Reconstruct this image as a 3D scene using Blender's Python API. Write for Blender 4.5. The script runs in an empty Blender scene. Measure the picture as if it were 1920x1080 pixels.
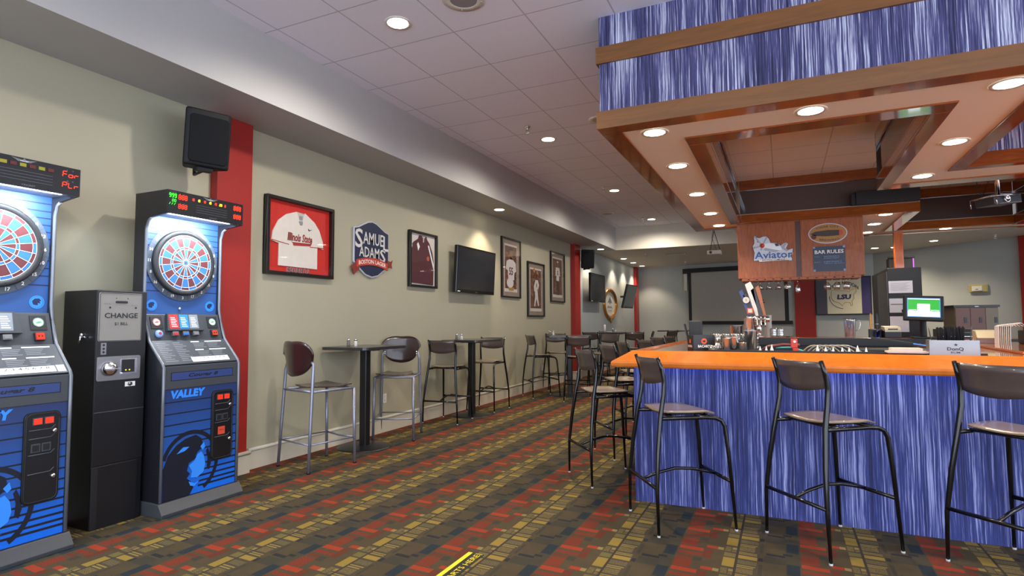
import bpy, bmesh, math, random
from mathutils import Vector, Matrix
random.seed(7)
SC = bpy.context.scene
COL = SC.collection
R = math.radians
PI = math.pi

# ------------------------------------------------------------------ camera
CAM_Z = 1.37
cam_d = bpy.data.cameras.new('camera'); cam = bpy.data.objects.new('camera', cam_d); COL.objects.link(cam)
yaw, pit, rol = R(24.99), R(3.40), R(-0.30)
fwd = Vector((-math.sin(yaw)*math.cos(pit), math.cos(yaw)*math.cos(pit), math.sin(pit)))
rgt = Vector((math.cos(yaw), math.sin(yaw), 0)); upv = rgt.cross(fwd)
r2 = math.cos(rol)*rgt + math.sin(rol)*upv
u2 = -math.sin(rol)*rgt + math.cos(rol)*upv
mw = Matrix((r2, u2, -fwd)).transposed().to_4x4(); mw.translation = (0, 0, CAM_Z)
cam.matrix_world = mw
cam_d.sensor_width = 36.0; cam_d.lens = 1086.8/1920*36; cam_d.clip_start = 0.05; cam_d.clip_end = 100
SC.camera = cam

# ------------------------------------------------------------------ world, exposure
W = bpy.data.worlds.new('world'); SC.world = W; W.use_nodes = True
bg = W.node_tree.nodes['Background']
bg.inputs[0].default_value = (0.76, 0.86, 1.0, 1); bg.inputs[1].default_value = 3.1
SC.view_settings.view_transform = 'Standard'
try: SC.view_settings.look = 'None'
except Exception: pass
SC.view_settings.gamma = 1.0; SC.view_settings.exposure = 0.5
SC.view_settings.use_curve_mapping = False
try:
    SC.cycles.use_denoising = True
    SC.cycles.max_bounces = 8; SC.cycles.sample_clamp_indirect = 4.0
    SC.cycles.caustics_reflective = False; SC.cycles.caustics_refractive = False
except Exception: pass

# lamp strengths (used by the lamp builders)
P_CEIL, P_CANOPY, P_SOFFIT = 125.0, 54.0, 75.0

# ------------------------------------------------------------------ object helpers
def tag(o, label=None, cat=None, group=None, kind=None):
    if label: o['label'] = label
    if cat: o['category'] = cat
    if group: o['group'] = group
    if kind: o['kind'] = kind
    return o
def thing(name, label, cat, loc=(0, 0, 0), rz=0.0, group=None, tilt=None):
    o = bpy.data.objects.new(name, None); COL.objects.link(o)
    o.empty_display_size = 0.1
    o.location = loc; o.rotation_euler = (tilt or 0, 0, R(rz))
    return tag(o, label, cat, group)
def copy_tree(o, parent=None):
    c = o.copy(); COL.objects.link(c)
    if parent is not None: c.parent = parent
    for ch in KIDS.get(o.name, []):
        copy_tree(ch, c)
    return c
KIDS = {}
def reg(o, parent):
    if parent is not None:
        o.parent = parent
        KIDS.setdefault(parent.name, []).append(o)

# ------------------------------------------------------------------ mesh builder
_txt_cache = {}
def text_geo(s, bold=0.0, shear=0.0, spacing=1.0):
    key = (s, bold, shear, spacing)
    if key in _txt_cache: return _txt_cache[key]
    cu = bpy.data.curves.new('t', 'FONT'); cu.body = s; cu.size = 1.0
    cu.offset = bold; cu.shear = shear; cu.space_character = spacing; cu.resolution_u = 2
    ob = bpy.data.objects.new('t', cu); COL.objects.link(ob)
    dg = bpy.context.evaluated_depsgraph_get()
    me = bpy.data.meshes.new_from_object(ob.evaluated_get(dg))
    vs = [(v.co.x, v.co.y) for v in me.vertices]; fs = [tuple(p.vertices) for p in me.polygons]
    bpy.data.objects.remove(ob); bpy.data.curves.remove(cu); bpy.data.meshes.remove(me)
    if vs:
        x0 = min(v[0] for v in vs); x1 = max(v[0] for v in vs); y0 = min(v[1] for v in vs); y1 = max(v[1] for v in vs)
        vs = [((x-x0)/max(x1-x0, 1e-6), (y-y0)/max(y1-y0, 1e-6)) for x, y in vs]
        asp = (x1-x0)/max(y1-y0, 1e-6)
    else: asp = 1
    _txt_cache[key] = (vs, fs, asp)
    return _txt_cache[key]

class MB:
    def __init__(s): s.v = []; s.f = []; s.mi = []; s.sm = []; s.mats = []
    def _m(s, m):
        if m not in s.mats: s.mats.append(m)
        return s.mats.index(m)
    def add(s, vs, fs, m, smooth=False):
        b = len(s.v); s.v += [tuple(v) for v in vs]; k = s._m(m)
        for f in fs: s.f.append(tuple(i+b for i in f)); s.mi.append(k); s.sm.append(smooth)
    def box(s, x0, x1, y0, y1, z0, z1, m, M=None):
        vs = [Vector((x, y, z)) for x in (x0, x1) for y in (y0, y1) for z in (z0, z1)]
        if M is not None: vs = [M @ v for v in vs]
        s.add(vs, [(0, 1, 3, 2), (4, 6, 7, 5), (0, 4, 5, 1), (2, 3, 7, 6), (0, 2, 6, 4), (1, 5, 7, 3)], m); return s
    def tube(s, pts, r, m, n=8, cap=True):
        pts = [Vector(p) for p in pts]; N = len(pts)
        rr = [r]*N if isinstance(r, (int, float)) else list(r)
        vs = []; prev = None
        for i, p in enumerate(pts):
            d = (pts[min(i+1, N-1)]-pts[max(i-1, 0)]).normalized()
            if prev is None:
                a = Vector((0, 0, 1)) if abs(d.z) < 0.9 else Vector((1, 0, 0))
                u = d.cross(a).normalized()
            else: u = (prev - d*prev.dot(d)).normalized()
            prev = u; w = d.cross(u)
            for k in range(n):
                t = 2*PI*k/n; vs.append(p+(u*math.cos(t)+w*math.sin(t))*rr[i])
        fs = [(i*n+k, i*n+(k+1) % n, (i+1)*n+(k+1) % n, (i+1)*n+k) for i in range(N-1) for k in range(n)]
        s.add(vs, fs, m, True)
        if cap: s.add([vs[k] for k in range(n)], [tuple(range(n))], m); s.add([vs[(N-1)*n+k] for k in range(n)], [tuple(range(n))], m)
        return s
    def lathe(s, prof, c, m, n=16, M=None, smooth=True, cap=True):
        vs = []; c = Vector(c)
        for r, z in prof:
            for k in range(n):
                t = 2*PI*k/n; v = Vector((r*math.cos(t), r*math.sin(t), z))
                if M is not None: v = M @ v
                vs.append(v+c)
        N = len(prof)
        fs = [(i*n+k, i*n+(k+1) % n, (i+1)*n+(k+1) % n, (i+1)*n+k) for i in range(N-1) for k in range(n)]
        s.add(vs, fs, m, smooth)
        if cap:
            if prof[0][0] > 1e-5: s.add(vs[:n], [tuple(range(n))], m)
            if prof[-1][0] > 1e-5: s.add(vs[-n:], [tuple(range(n))], m)
        return s
    def plate(s, pts, y0, y1, m):
        """polygon (x,z) extruded along y"""
        n = len(pts)
        vs = [(x, y0, z) for x, z in pts]+[(x, y1, z) for x, z in pts]
        fs = [tuple(range(n)), tuple(range(2*n-1, n-1, -1))]+[(i, (i+1) % n, n+(i+1) % n, n+i) for i in range(n)]
        s.add(vs, fs, m); return s
    def hplate(s, pts, z0, z1, m):
        n = len(pts)
        vs = [(x, y, z0) for x, y in pts]+[(x, y, z1) for x, y in pts]
        fs = [tuple(range(n)), tuple(range(2*n-1, n-1, -1))]+[(i, (i+1) % n, n+(i+1) % n, n+i) for i in range(n)]
        s.add(vs, fs, m); return s
    def splate(s, pts, x0, x1, m):
        """polygon (y,z) extruded along x"""
        n = len(pts)
        vs = [(x0, y, z) for y, z in pts]+[(x1, y, z) for y, z in pts]
        fs = [tuple(range(n)), tuple(range(2*n-1, n-1, -1))]+[(i, (i+1) % n, n+(i+1) % n, n+i) for i in range(n)]
        s.add(vs, fs, m); return s
    def decal(s, x0, x1, z0, z1, y, m, t=0.0015):
        return s.box(x0, x1, y-t, y+0.0005, z0, z1, m)
    def flat(s, pts, y, m, t=0.0015):
        return s.plate(pts, y-t, y+0.0005, m)
    def text(s, txt, cx, cz, y, m, w=None, h=None, bold=0.0, shear=0.0, spacing=1.0, arc=0.0, bend=None, M=None):
        vs, fs, asp = text_geo(txt, bold, shear, spacing)
        if h is None: h = w/asp
        if w is None: w = h*asp
        out = []
        for a, b in vs:
            x = (a-0.5)*w; z = (b-0.5)*h
            if arc: z += arc*(1-(2*a-1)**2)
            if bend: x, z = bend(x, z)
            v = Vector((cx+x, y, cz+z)); out.append(M @ v if M is not None else v)
        s.add(out, fs, m); return s
    def ring(s, cx, cz, r0, r1, y, m, n=40, a0=0, a1=2*PI, sx=1.0):
        full = abs(a1-a0-2*PI) < 1e-6; N = n if full else n+1
        vs = []
        for k in range(N):
            t = a0+(a1-a0)*k/n
            vs += [(cx+sx*r0*math.sin(t), y, cz+r0*math.cos(t)), (cx+sx*r1*math.sin(t), y, cz+r1*math.cos(t))]
        fs = [((2*k), (2*k+1), (2*((k+1) % N)+1), (2*((k+1) % N))) for k in range(n)]
        s.add(vs, fs, m); return s
    def disc(s, cx, cz, r, y, m, n=24, sx=1.0):
        s.add([(cx+sx*r*math.cos(2*PI*k/n), y, cz+r*math.sin(2*PI*k/n)) for k in range(n)], [tuple(range(n))], m); return s
    def build(s, name, parent=None, bevel=0.0, seg=2, label=None, cat=None, group=None, kind=None, loc=None, recalc=True):
        me = bpy.data.meshes.new(name); me.from_pydata(s.v, [], s.f)
        for m in s.mats: me.materials.append(m)
        me.polygons.foreach_set('material_index', s.mi); me.polygons.foreach_set('use_smooth', s.sm)
        if recalc:
            b = bmesh.new(); b.from_mesh(me); bmesh.ops.remove_doubles(b, verts=b.verts, dist=1e-6)
            bmesh.ops.recalc_face_normals(b, faces=b.faces); b.to_mesh(me); b.free()
        me.update()
        o = bpy.data.objects.new(name, me); COL.objects.link(o)
        if loc: o.location = loc
        if bevel:
            md = o.modifiers.new('bevel', 'BEVEL'); md.width = bevel; md.segments = seg; md.limit_method = 'ANGLE'; md.angle_limit = R(40)
        if parent is not None: reg(o, parent)
        tag(o, label, cat, group, kind)
        return o
def struct(name, mb, **k): return mb.build(name, kind='structure', **k)

def rrect(x0, x1, z0, z1, r, n=4):
    pts = []
    for cx, cz, a in ((x1-r, z1-r, 0), (x0+r, z1-r, 90), (x0+r, z0+r, 180), (x1-r, z0+r, 270)):
        for k in range(n+1):
            t = R(a+90*k/n); pts.append((cx+r*math.cos(t), cz+r*math.sin(t)))
    return pts
def ell(cx, cz, rx, rz, n=32, a0=0, a1=360):
    return [(cx+rx*math.cos(R(a0+(a1-a0)*k/n)), cz+rz*math.sin(R(a0+(a1-a0)*k/n))) for k in range(n if a1-a0 == 360 else n+1)]
def arcpts(cx, cy, r, a0, a1, n=5):
    return [(cx+r*math.cos(R(a0+(a1-a0)*k/n)), cy+r*math.sin(R(a0+(a1-a0)*k/n))) for k in range(n+1)]

# ------------------------------------------------------------------ materials
class NT:
    def __init__(s, name):
        s.mat = bpy.data.materials.new(name); s.mat.use_nodes = True
        s.t = s.mat.node_tree; s.b = s.t.nodes['Principled BSDF']; s.out = s.t.nodes['Material Output']
    def n(s, typ, **k):
        nd = s.t.nodes.new(typ)
        for a, b in k.items(): setattr(nd, a, b)
        return nd
    def link(s, a, b): s.t.links.new(a, b)
    def put(s, sock, v):
        if isinstance(v, bpy.types.NodeSocket): s.link(v, sock)
        elif isinstance(v, (tuple, list)): sock.default_value = (tuple(v)+(1,))[:4] if len(sock.default_value) == 4 else v
        else: sock.default_value = v
    def math(s, op, *a):
        nd = s.n('ShaderNodeMath', operation=op)
        for i, v in enumerate(a): s.put(nd.inputs[i], v)
        return nd.outputs[0]
    def mix(s, f, a, b, mode='MIX'):
        nd = s.n('ShaderNodeMix', data_type='RGBA', blend_type=mode)
        s.put(nd.inputs[0], f); s.put(nd.inputs[6], a); s.put(nd.inputs[7], b); return nd.outputs[2]
    def obj(s): return s.n('ShaderNodeTexCoord').outputs['Object']
    def pos(s): return s.n('ShaderNodeNewGeometry').outputs['Position']
    def xyz(s, v):
        nd = s.n('ShaderNodeSeparateXYZ'); s.link(v, nd.inputs[0]); return nd.outputs
    def mapping(s, v, scale=(1, 1, 1), loc=(0, 0, 0), rot=(0, 0, 0)):
        nd = s.n('ShaderNodeMapping'); s.link(v, nd.inputs[0]); nd.inputs['Scale'].default_value = scale
        nd.inputs['Location'].default_value = loc; nd.inputs['Rotation'].default_value = rot; return nd.outputs[0]
    def noise(s, v, scale=5, detail=2, rough=0.5, dist=0.0):
        nd = s.n('ShaderNodeTexNoise'); s.link(v, nd.inputs['Vector']); nd.inputs['Scale'].default_value = scale
        nd.inputs['Detail'].default_value = detail; nd.inputs['Roughness'].default_value = rough
        nd.inputs['Distortion'].default_value = dist; return nd.outputs['Fac']
    def ramp(s, f, stops, interp='LINEAR'):
        nd = s.n('ShaderNodeValToRGB'); s.link(f, nd.inputs[0]); cr = nd.color_ramp; cr.interpolation = interp
        while len(cr.elements) < len(stops): cr.elements.new(0.5)
        for e, (p, c) in zip(cr.elements, stops): e.position = p; e.color = tuple(c)+(1,)
        return nd.outputs[0]
    def bump(s, h, strength=0.2, dist=0.01):
        nd = s.n('ShaderNodeBump'); s.link(h, nd.inputs['Height']); nd.inputs['Strength'].default_value = strength
        nd.inputs['Distance'].default_value = dist; s.link(nd.outputs[0], s.b.inputs['Normal'])
    def set(s, **k):
        for a, v in k.items(): s.put(s.b.inputs[a.replace('_', ' ')], v)
        return s
_mc = {}
def srgb(h):
    h = h.lstrip('#'); c = [int(h[i:i+2], 16)/255 for i in (0, 2, 4)]
    return tuple(x/12.92 if x <= 0.04045 else ((x+0.055)/1.055)**2.4 for x in c)
def mat(name, col, rough=0.5, metal=0.0, spec=0.5, emit=None, es=1.0, coat=0.0, var=0.06, vs=18):
    if name in _mc: return _mc[name]
    if isinstance(col, str): col = srgb(col)
    q = NT(name)
    if var:
        f = q.noise(q.obj(), vs, 3)
        c = q.mix(f, tuple(x*(1-var) for x in col), tuple(min(1, x*(1+var)) for x in col)); q.set(Base_Color=c)
    else: q.set(Base_Color=col)
    q.set(Roughness=rough, Metallic=metal); q.b.inputs['Specular IOR Level'].default_value = spec
    if coat: q.b.inputs['Coat Weight'].default_value = coat; q.b.inputs['Coat Roughness'].default_value = 0.08
    if emit is not None:
        if isinstance(emit, str): emit = srgb(emit)
        q.set(Emission_Color=emit, Emission_Strength=es)
    _mc[name] = q.mat; return q.mat
def wood(name, dark, light, rough=0.3, coat=0.5, scale=(1.2, 14, 14), contrast=1.0, world=False, bump=0.05):
    if name in _mc: return _mc[name]
    q = NT(name); v = q.pos() if world else q.obj()
    m = q.mapping(v, scale)
    f = q.noise(m, 1.6, 6, 0.6, 1.2)
    c = q.ramp(f, [(0.5-0.22/contrast, srgb(dark)), (0.5+0.22/contrast, srgb(light))])
    q.set(Base_Color=c, Roughness=rough); q.b.inputs['Coat Weight'].default_value = coat; q.b.inputs['Coat Roughness'].default_value = 0.06
    if bump: q.bump(f, bump, 0.003)
    _mc[name] = q.mat; return q.mat
def glassy(name, tint=(1, 1, 1), gl=0.12, rough=0.02, ior=1.45):
    if name in _mc: return _mc[name]
    q = NT(name); tr = q.n('ShaderNodeBsdfTransparent'); tr.inputs[0].default_value = tuple(tint)+(1,)
    g = q.n('ShaderNodeBsdfGlossy'); g.inputs['Roughness'].default_value = rough
    lw = q.n('ShaderNodeLayerWeight'); lw.inputs[0].default_value = 0.5
    mx = q.n('ShaderNodeMixShader'); f = q.math('ADD', q.math('MULTIPLY', q.math('POWER', lw.outputs['Facing'], 4.0), 0.8), gl)
    q.link(f, mx.inputs[0]); q.link(tr.outputs[0], mx.inputs[1]); q.link(g.outputs[0], mx.inputs[2]); q.link(mx.outputs[0], q.out.inputs[0])
    _mc[name] = q.mat; return q.mat

BLACK = mat('black_paint', '#121216', 0.35); MATTE = mat('matte_black', '#17181c', 0.6)
WHITE = mat('white_print', '#e6e6e6', 0.5); CHROME = mat('chrome', '#e6e6e8', 0.2, 1.0)
STEEL = mat('brushed_steel', '#8f8d90', 0.38, 0.85); SILVER = mat('silver_paint', '#868b9c', 0.35, 0.6)
PANE = glassy('picture_glass', gl=0.035)
GLASS = glassy('bar_glass', (0.99, 0.99, 0.98), 0.30, 0.06)

def wall_mat(name, hexc, rough=0.55):
    q = NT(name); f = q.noise(q.pos(), 1.5, 3); c = srgb(hexc)
    q.set(Base_Color=q.mix(f, tuple(x*0.95 for x in c), tuple(x*1.04 for x in c)), Roughness=rough)
    q.bump(q.noise(q.pos(), 180, 2), 0.08, 0.002); return q.mat
M_BEIGE = wall_mat('beige_wall_paint', '#a49e88'); M_GREY = wall_mat('blue_grey_wall_paint', '#abb0ae')
M_SOFF = wall_mat('soffit_paint', '#adabaa'); M_RED = wall_mat('red_wall_paint', '#951f19', 0.45)
M_BASE = wall_mat('baseboard_paint', '#c3bdac', 0.35); M_LOW = wall_mat('lower_ceiling_paint', '#cfc8ba')

def tile_mat(name, px, py, ox, oy, hexc, line=0.006):
    q = NT(name); x, y, z = q.xyz(q.pos())
    def near(c, p, o):
        t = q.math('FRACT', q.math('DIVIDE', q.math('SUBTRACT', c, o-p/2), p))
        return q.math('COMPARE', t, 0.5, line/p)
    l = q.math('MAXIMUM', near(x, px, ox), near(y, py, oy))
    n = q.noise(q.pos(), 60, 4, 0.7); c = srgb(hexc)
    base = q.mix(n, tuple(v*0.95 for v in c), tuple(min(1, v*1.04) for v in c))
    q.set(Base_Color=q.mix(l, base, tuple(v*0.62 for v in c)), Roughness=0.85)
    q.bump(n, 0.15, 0.003); return q.mat
M_TILE = tile_mat('ceiling_tile', 0.6575, 0.678, -3.12, 4.14, '#e8e6f2')
M_TILE2 = tile_mat('canopy_ceiling_tile', 0.66, 0.68, -0.066, 7.5, '#f4f0e6')

def carpet():
    q = NT('patterned_carpet'); x, y, z = q.xyz(q.pos())
    xs = q.math('ADD', x, 0.355)
    u = q.math('MULTIPLY', q.math('FRACT', q.math('ADD', q.math('DIVIDE', xs, 0.665), 0.68)), 0.665)   # u=0.452 at the yellow left edge
    v = q.math('MULTIPLY', q.math('FRACT', q.math('DIVIDE', q.math('SUBTRACT', q.math('ADD', y, q.math('MULTIPLY', xs, 0.05)), 3.332), 0.332)), 0.332)
    U0 = 0.68*0.665
    fine = q.noise(q.pos(), 420, 2, 0.7); big = q.noise(q.pos(), 9, 3)
    ground = q.mix(big, srgb('#453c2c'), srgb('#544832'))
    # slanted weave tone blocks
    def rect(u0, u1, v0, v1):
        a = q.math('COMPARE', u, U0+(u0+u1)/2, abs(u1-u0)/2); b = q.math('COMPARE', v, (v0+v1)/2, abs(v1-v0)/2)
        return q.math('MULTIPLY', a, b)
    def col(c, rs, hexc, k=1.0):
        m = None
        for r in rs:
            f = rect(*r); m = f if m is None else q.math('MAXIMUM', m, f)
        if k < 1.0: m = q.math('MULTIPLY', m, k)
        return q.mix(m, c, srgb(hexc))
    speck = q.math('MULTIPLY', q.math('GREATER_THAN', q.noise(q.pos(), 160, 2, 0.6), 0.47), 0.8)
    def colt(c, rs, hexc):
        m = None
        for r in rs:
            f = rect(*r); m = f if m is None else q.math('MAXIMUM', m, f)
        return q.mix(q.math('MULTIPLY', m, speck), c, srgb(hexc))
    c = ground
    c = col(c, [(-.45, -.33, .02, .12), (.19, .21, .15, .30), (-.16, -.11, .20, .26)], '#3f3b30')
    c = col(c, [(-.335, -.262, 0, .332)], '#3c3b33', 0.55)
    c = col(c, [(-.44, -.338, .132, .165), (-.35, -.30, .17, .20), (.186, .212, .02, .07)], '#2a2b2f')
    c = col(c, [(-.330, -.265, .228, .332), (-.330, -.265, 0, .046)], '#273036')
    c = col(c, [(-.255, -.16, .086, .216), (-.255, -.115, .285, .328), (-.11, -.065, .268, .332), (-.11, -.065, 0, .076)], '#643222')
    c = colt(c, [(-.255, -.16, .086, .216), (-.255, -.115, .285, .328)], '#823522')
    c = col(c, [(-.255, -.117, .026, .076), (-.105, -.04, .101, .141)], '#9a3a22')
    c = col(c, [(-.255, -.16, .236, .262)], '#6a3020')
    c = col(c, [(-.04, -.008, .101, .141)], '#8c7a4c')
    c = col(c, [(0, .180, 0, .332)], '#4a4134')
    c = col(c, [(0, .064, .200, .330)], '#8f7836')
    c = col(c, [(0, .064, .014, .074)], '#6c6238')
    c = colt(c, [(0, .034, .094, .174), (.040, .064, .094, .126), (.078, .165, .140, .206)], '#7c6c3e')
    c = col(c, [(.040, .064, .136, .170)], '#887642')
    c = col(c, [(.078, .180, .016, .066)], '#917a38')
    c = col(c, [(.078, .178, .086, .098), (.078, .178, .108, .118), (.078, .165, .216, .229), (.078, .175, .240, .252)], '#8e7a40')
    c = colt(c, [(.078, .180, .270, .325)], '#6e6440')
    c = col(c, [(.0645, .0775, 0, .332)], '#3c342c')
    c = q.mix(q.math('MULTIPLY', fine, 0.35), c, (0.02, 0.018, 0.015))
    q.set(Base_Color=c, Roughness=0.95); q.b.inputs['Specular IOR Level'].default_value = 0.15
    q.bump(fine, 0.4, 0.004); return q.mat
M_CARPET = carpet()

def fabric(name, dark, mid, light, lo=0.36, hi=0.64):
    q = NT(name); x, y, z = q.xyz(q.pos())
    s = q.math('ADD', x, q.math('MULTIPLY', y, 1.0))
    cb = q.n('ShaderNodeCombineXYZ'); q.link(s, cb.inputs[0]); q.link(z, cb.inputs[2])
    wob = q.noise(q.mapping(cb.outputs[0], (3, 1, 5)), 1.0, 2)
    s2 = q.math('ADD', s, q.math('MULTIPLY', wob, 0.012)); cb2 = q.n('ShaderNodeCombineXYZ'); q.link(s2, cb2.inputs[0]); q.link(z, cb2.inputs[2])
    f1 = q.noise(q.mapping(cb2.outputs[0], (95, 1, 1.5)), 1.0, 4, 0.7)
    f2 = q.noise(q.mapping(cb2.outputs[0], (7, 1, 0.5)), 1.0, 2)
    f = q.math('ADD', q.math('MULTIPLY', f1, 0.72), q.math('MULTIPLY', f2, 0.28))
    c = q.ramp(f, [(lo, srgb(dark)), ((lo+hi)/2-0.01, srgb(mid)), (hi-0.04, srgb(light)), (hi, srgb(light))])
    q.set(Base_Color=c, Roughness=0.7); _mc[name] = q.mat; return q.mat
M_FAB = fabric('canopy_striped_fabric', '#15153e', '#4c4c80', '#ccd0e6', 0.40, 0.64)
M_FABBAR = fabric('blue_lit_bar_fabric', '#0b1040', '#2a367c', '#989ed2', 0.39, 0.66)  # same fabric as the canopy, blue light put into its colours
M_FASCIA = wood('fascia_oak', '#6a4420', '#845426', 0.4, 0.2, (1.0, 10, 10))
M_CWOOD = wood('varnished_canopy_wood', '#7c3c16', '#9a5220', 0.14, 1.0, (1.5, 8, 8))
M_BARTOP = wood('varnished_bar_top', '#b05a1a', '#cc7426', 0.16, 1.0, (3, 3, 3), 0.8)
M_BARFLAT = wood('bar_top_wood_dimmed', '#8a4a22', '#a45c2c', 0.12, 1.0, (3, 3, 3), 0.8)  # same varnished wood as the rail; darker colour stands in for reflections
M_CAB = wood('cabinet_veneer', '#7c3612', '#ae5e24', 0.5, 0.1, (22, 22, 3), 0.8)
M_PEACH = wall_mat('peach_canopy_paint', '#e4dccb', 0.6)
M_MIRR = mat('smoked_mirror', '#4c4848', 0.05, 0.0, 1.0, var=0)
M_SEAT = wood('stool_plywood', '#413634', '#4e4340', 0.3, 0.4, (1.5, 5, 5), bump=0)
M_SEATL = wood('seat_plywood', '#7c6a58', '#8c7a66', 0.28, 0.7, (5, 1.5, 5), bump=0)
M_WENGE = wood('wenge_plywood', '#2a1718', '#36201f', 0.3, 0.4, (3, 3, 3), bump=0)

# ------------------------------------------------------------------ the room
b = MB(); b.box(-4.75, 9.5, -3.0, 22.5, -0.1, 0.0, M_CARPET); struct('floor', b)
XW = -4.60
b = MB(); b.box(XW-0.15, XW, -3, 13.45, 0, 3.25, M_BEIGE); b.box(XW-0.15, XW, 13.45, 20.6, 0, 3.25, M_GREY); b.box(XW-0.15, XW, -3, 20.6, 3.25, 3.95, M_SOFF); struct('wall_left', b)
b = MB()
for (y0, y1, X) in ((-3, 3.40, XW), (3.95, 13.15, XW), (13.75, 19.7, XW)):
    b.box(X-0.01, X+0.016, y0, y1, 0, 0.165, M_BASE); b.tube([(X+0.012, y0, 0.183), (X+0.012, y1, 0.183)], 0.018, M_BASE, 8)
struct('baseboard_left', b)
def pilaster(n, y0, y1, depth=0.09):
    b = MB(); b.box(XW-0.01, XW+depth, y0, y1, 0.2, 3.25, M_RED); o = struct('trim_%d' % n, b)
    b = MB(); b.box(XW-0.01, XW+depth+0.012, y0-0.03, y1+0.03, 0, 0.165, M_BASE)
    b.tube([(XW, y0-0.03, 0.185), (XW+depth+0.01, y0-0.03, 0.185), (XW+depth+0.01, y1+0.03, 0.185), (XW, y1+0.03, 0.185)], 0.018, M_BASE, 8)
    struct('trim_%d' % (n+1), b)
pilaster(1, 3.50, 3.87); pilaster(3, 13.22, 13.62, 0.11); pilaster(5, 19.75, 20.15, 0.08)
XS = -3.92
b = MB(); b.box(XW-0.01, XS, -3, 14.9, 3.25, 3.845, M_SOFF); struct('trim_7', b)
b = MB(); b.box(XS-0.01, 9.5, -3, 14.9, 3.838, 3.95, M_TILE); struct('ceiling', b)
b = MB(); b.box(-4.7, 9.5, 14.88, 22.5, 3.25, 3.95, M_LOW); struct('trim_8', b)     # dropped ceiling beyond the beam
# far walls
FA = (Vector((-4.62, 20.35)), Vector((2.35, 19.0))); FB = (Vector((2.35, 19.0)), Vector((9.3, 12.35)))
def wall_seg(name, a, c, m, z1=3.25):
    d = (c-a).normalized(); n = Vector((-d.y, d.x))
    b = MB(); q = [(a.x, a.y), (c.x, c.y), (c.x+n.x*0.2, c.y+n.y*0.2), (a.x+n.x*0.2, a.y+n.y*0.2)]
    b.hplate(q, 0, z1, m); struct(name, b)
wall_seg('wall_far', FA[0], FA[1], M_GREY); wall_seg('wall_far_right', FB[0], FB[1], M_GREY)
def on_A(x): t = (x-FA[0].x)/(FA[1].x-FA[0].x); return FA[0].y+t*(FA[1].y-FA[0].y)
def on_B(x): t = (x-FB[0].x)/(FB[1].x-FB[0].x); return FB[0].y+t*(FB[1].y-FB[0].y)
RA = math.degrees(math.atan2(FA[1].y-FA[0].y, FA[1].x-FA[0].x)); RB = math.degrees(math.atan2(FB[1].y-FB[0].y, FB[1].x-FB[0].x))
# red columns on the far wall
def wall_col(n, x, w, f, rz):
    o = MB(); o.box(-w/2, w/2, -0.07, 0.01, 0, 3.25, M_RED); ob = struct('trim_%d' % n, o); ob.location = (x, f(x), 0); ob.rotation_euler = (0, 0, R(rz))
wall_col(9, 0.62, 0.55, on_A, RA); wall_col(10, 5.05, 0.45, on_B, RB)

# ------------------------------------------------------------------ recessed lamps
LENS = mat('lamp_lens', '#ffffff', 0.4, emit='#fff3d8', es=16.0, var=0)
RIMW = mat('lamp_rim', '#d8d4cc', 0.4)
WARM = (1.0, 0.83, 0.62); NEUT = (1.0, 0.92, 0.80)
def lamp(x, y, z, power, label, group, color=WARM, ang=150, r=0.085, blend=0.6, name='recessed_light'):
    t = thing(name, label, 'ceiling light', (x, y, z), 0, group)
    b = MB(); b.lathe([(r, -0.004), (r+0.022, -0.008), (r+0.026, 0.0)], (0, 0, 0), RIMW, 24, cap=False); b.build('trim_ring', t)
    b = MB(); b.lathe([(0.001, -0.003), (r, -0.005)], (0, 0, 0), LENS, 24, cap=False); b.build('lens', t)
    ld = bpy.data.lights.new('lamp_glow', 'SPOT'); ld.energy = power; ld.color = color; ld.spot_size = R(ang); ld.spot_blend = blend; ld.shadow_soft_size = 0.07
    lo = bpy.data.objects.new('lamp_glow', ld); COL.objects.link(lo); lo.location = (0, 0, -0.03); reg(lo, t)
    return t
for k, (y, s) in enumerate(((3.81, 'largest and nearest lit ceiling light, left of the round ceiling speaker'), (7.19, 'lit ceiling light beside the nearest sprinkler head'), (10.59, 'lit ceiling light beside the second sprinkler head'), (13.99, 'last lit tile ceiling light before the far beam'))):
    lamp(-2.80, y, 3.838, P_CEIL, s, 'recessed lights in the tile ceiling', NEUT, 165)
for y in (0.4, -2.6):
    for x in (-2.8, 0.9, 4.6): lamp(x, y, 3.838, P_CEIL, 'recessed light in the tile ceiling behind the camera', 'recessed lights behind the camera', NEUT, 165)
for x, y in ((6.2, 3.8), (6.4, 8.5)): lamp(x, y, 3.838, P_CEIL, 'recessed light in the tile ceiling right of the canopy', 'recessed lights right of the canopy', NEUT, 165)
SL = [(-4.23, 8.59, 'recessed light in the soffit above the flat television'), (-4.22, 14.5, 'recessed light in the soffit just past the hung wall speaker'), (-4.25, 17.0, 'first of three lit spots grazing the far blue-grey wall'), (-4.26, 18.3, 'middle of three lit spots grazing the far blue-grey wall'), (-4.25, 19.5, 'last of three lit spots, nearest the red corner strip')]
for x, y, s in SL: lamp(x, y, 3.25, P_SOFFIT, s, 'wall-washing soffit lights', WARM, 105, 0.08, 0.5)
for x, y, s in ((2.22, 17.55, 'far lit light just left of the orange post'), (2.66, 17.6, 'far lit light just right of the orange post'), (3.30, 16.6, 'far lit light over the angled right wall'), (-0.6, 17.6, 'lit light of the lower far ceiling hidden past the cabinets')):
    lamp(x, y, 3.25, P_SOFFIT*1.3, s, 'lights in the lower far ceiling', WARM, 125, 0.08, 0.9)
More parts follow.
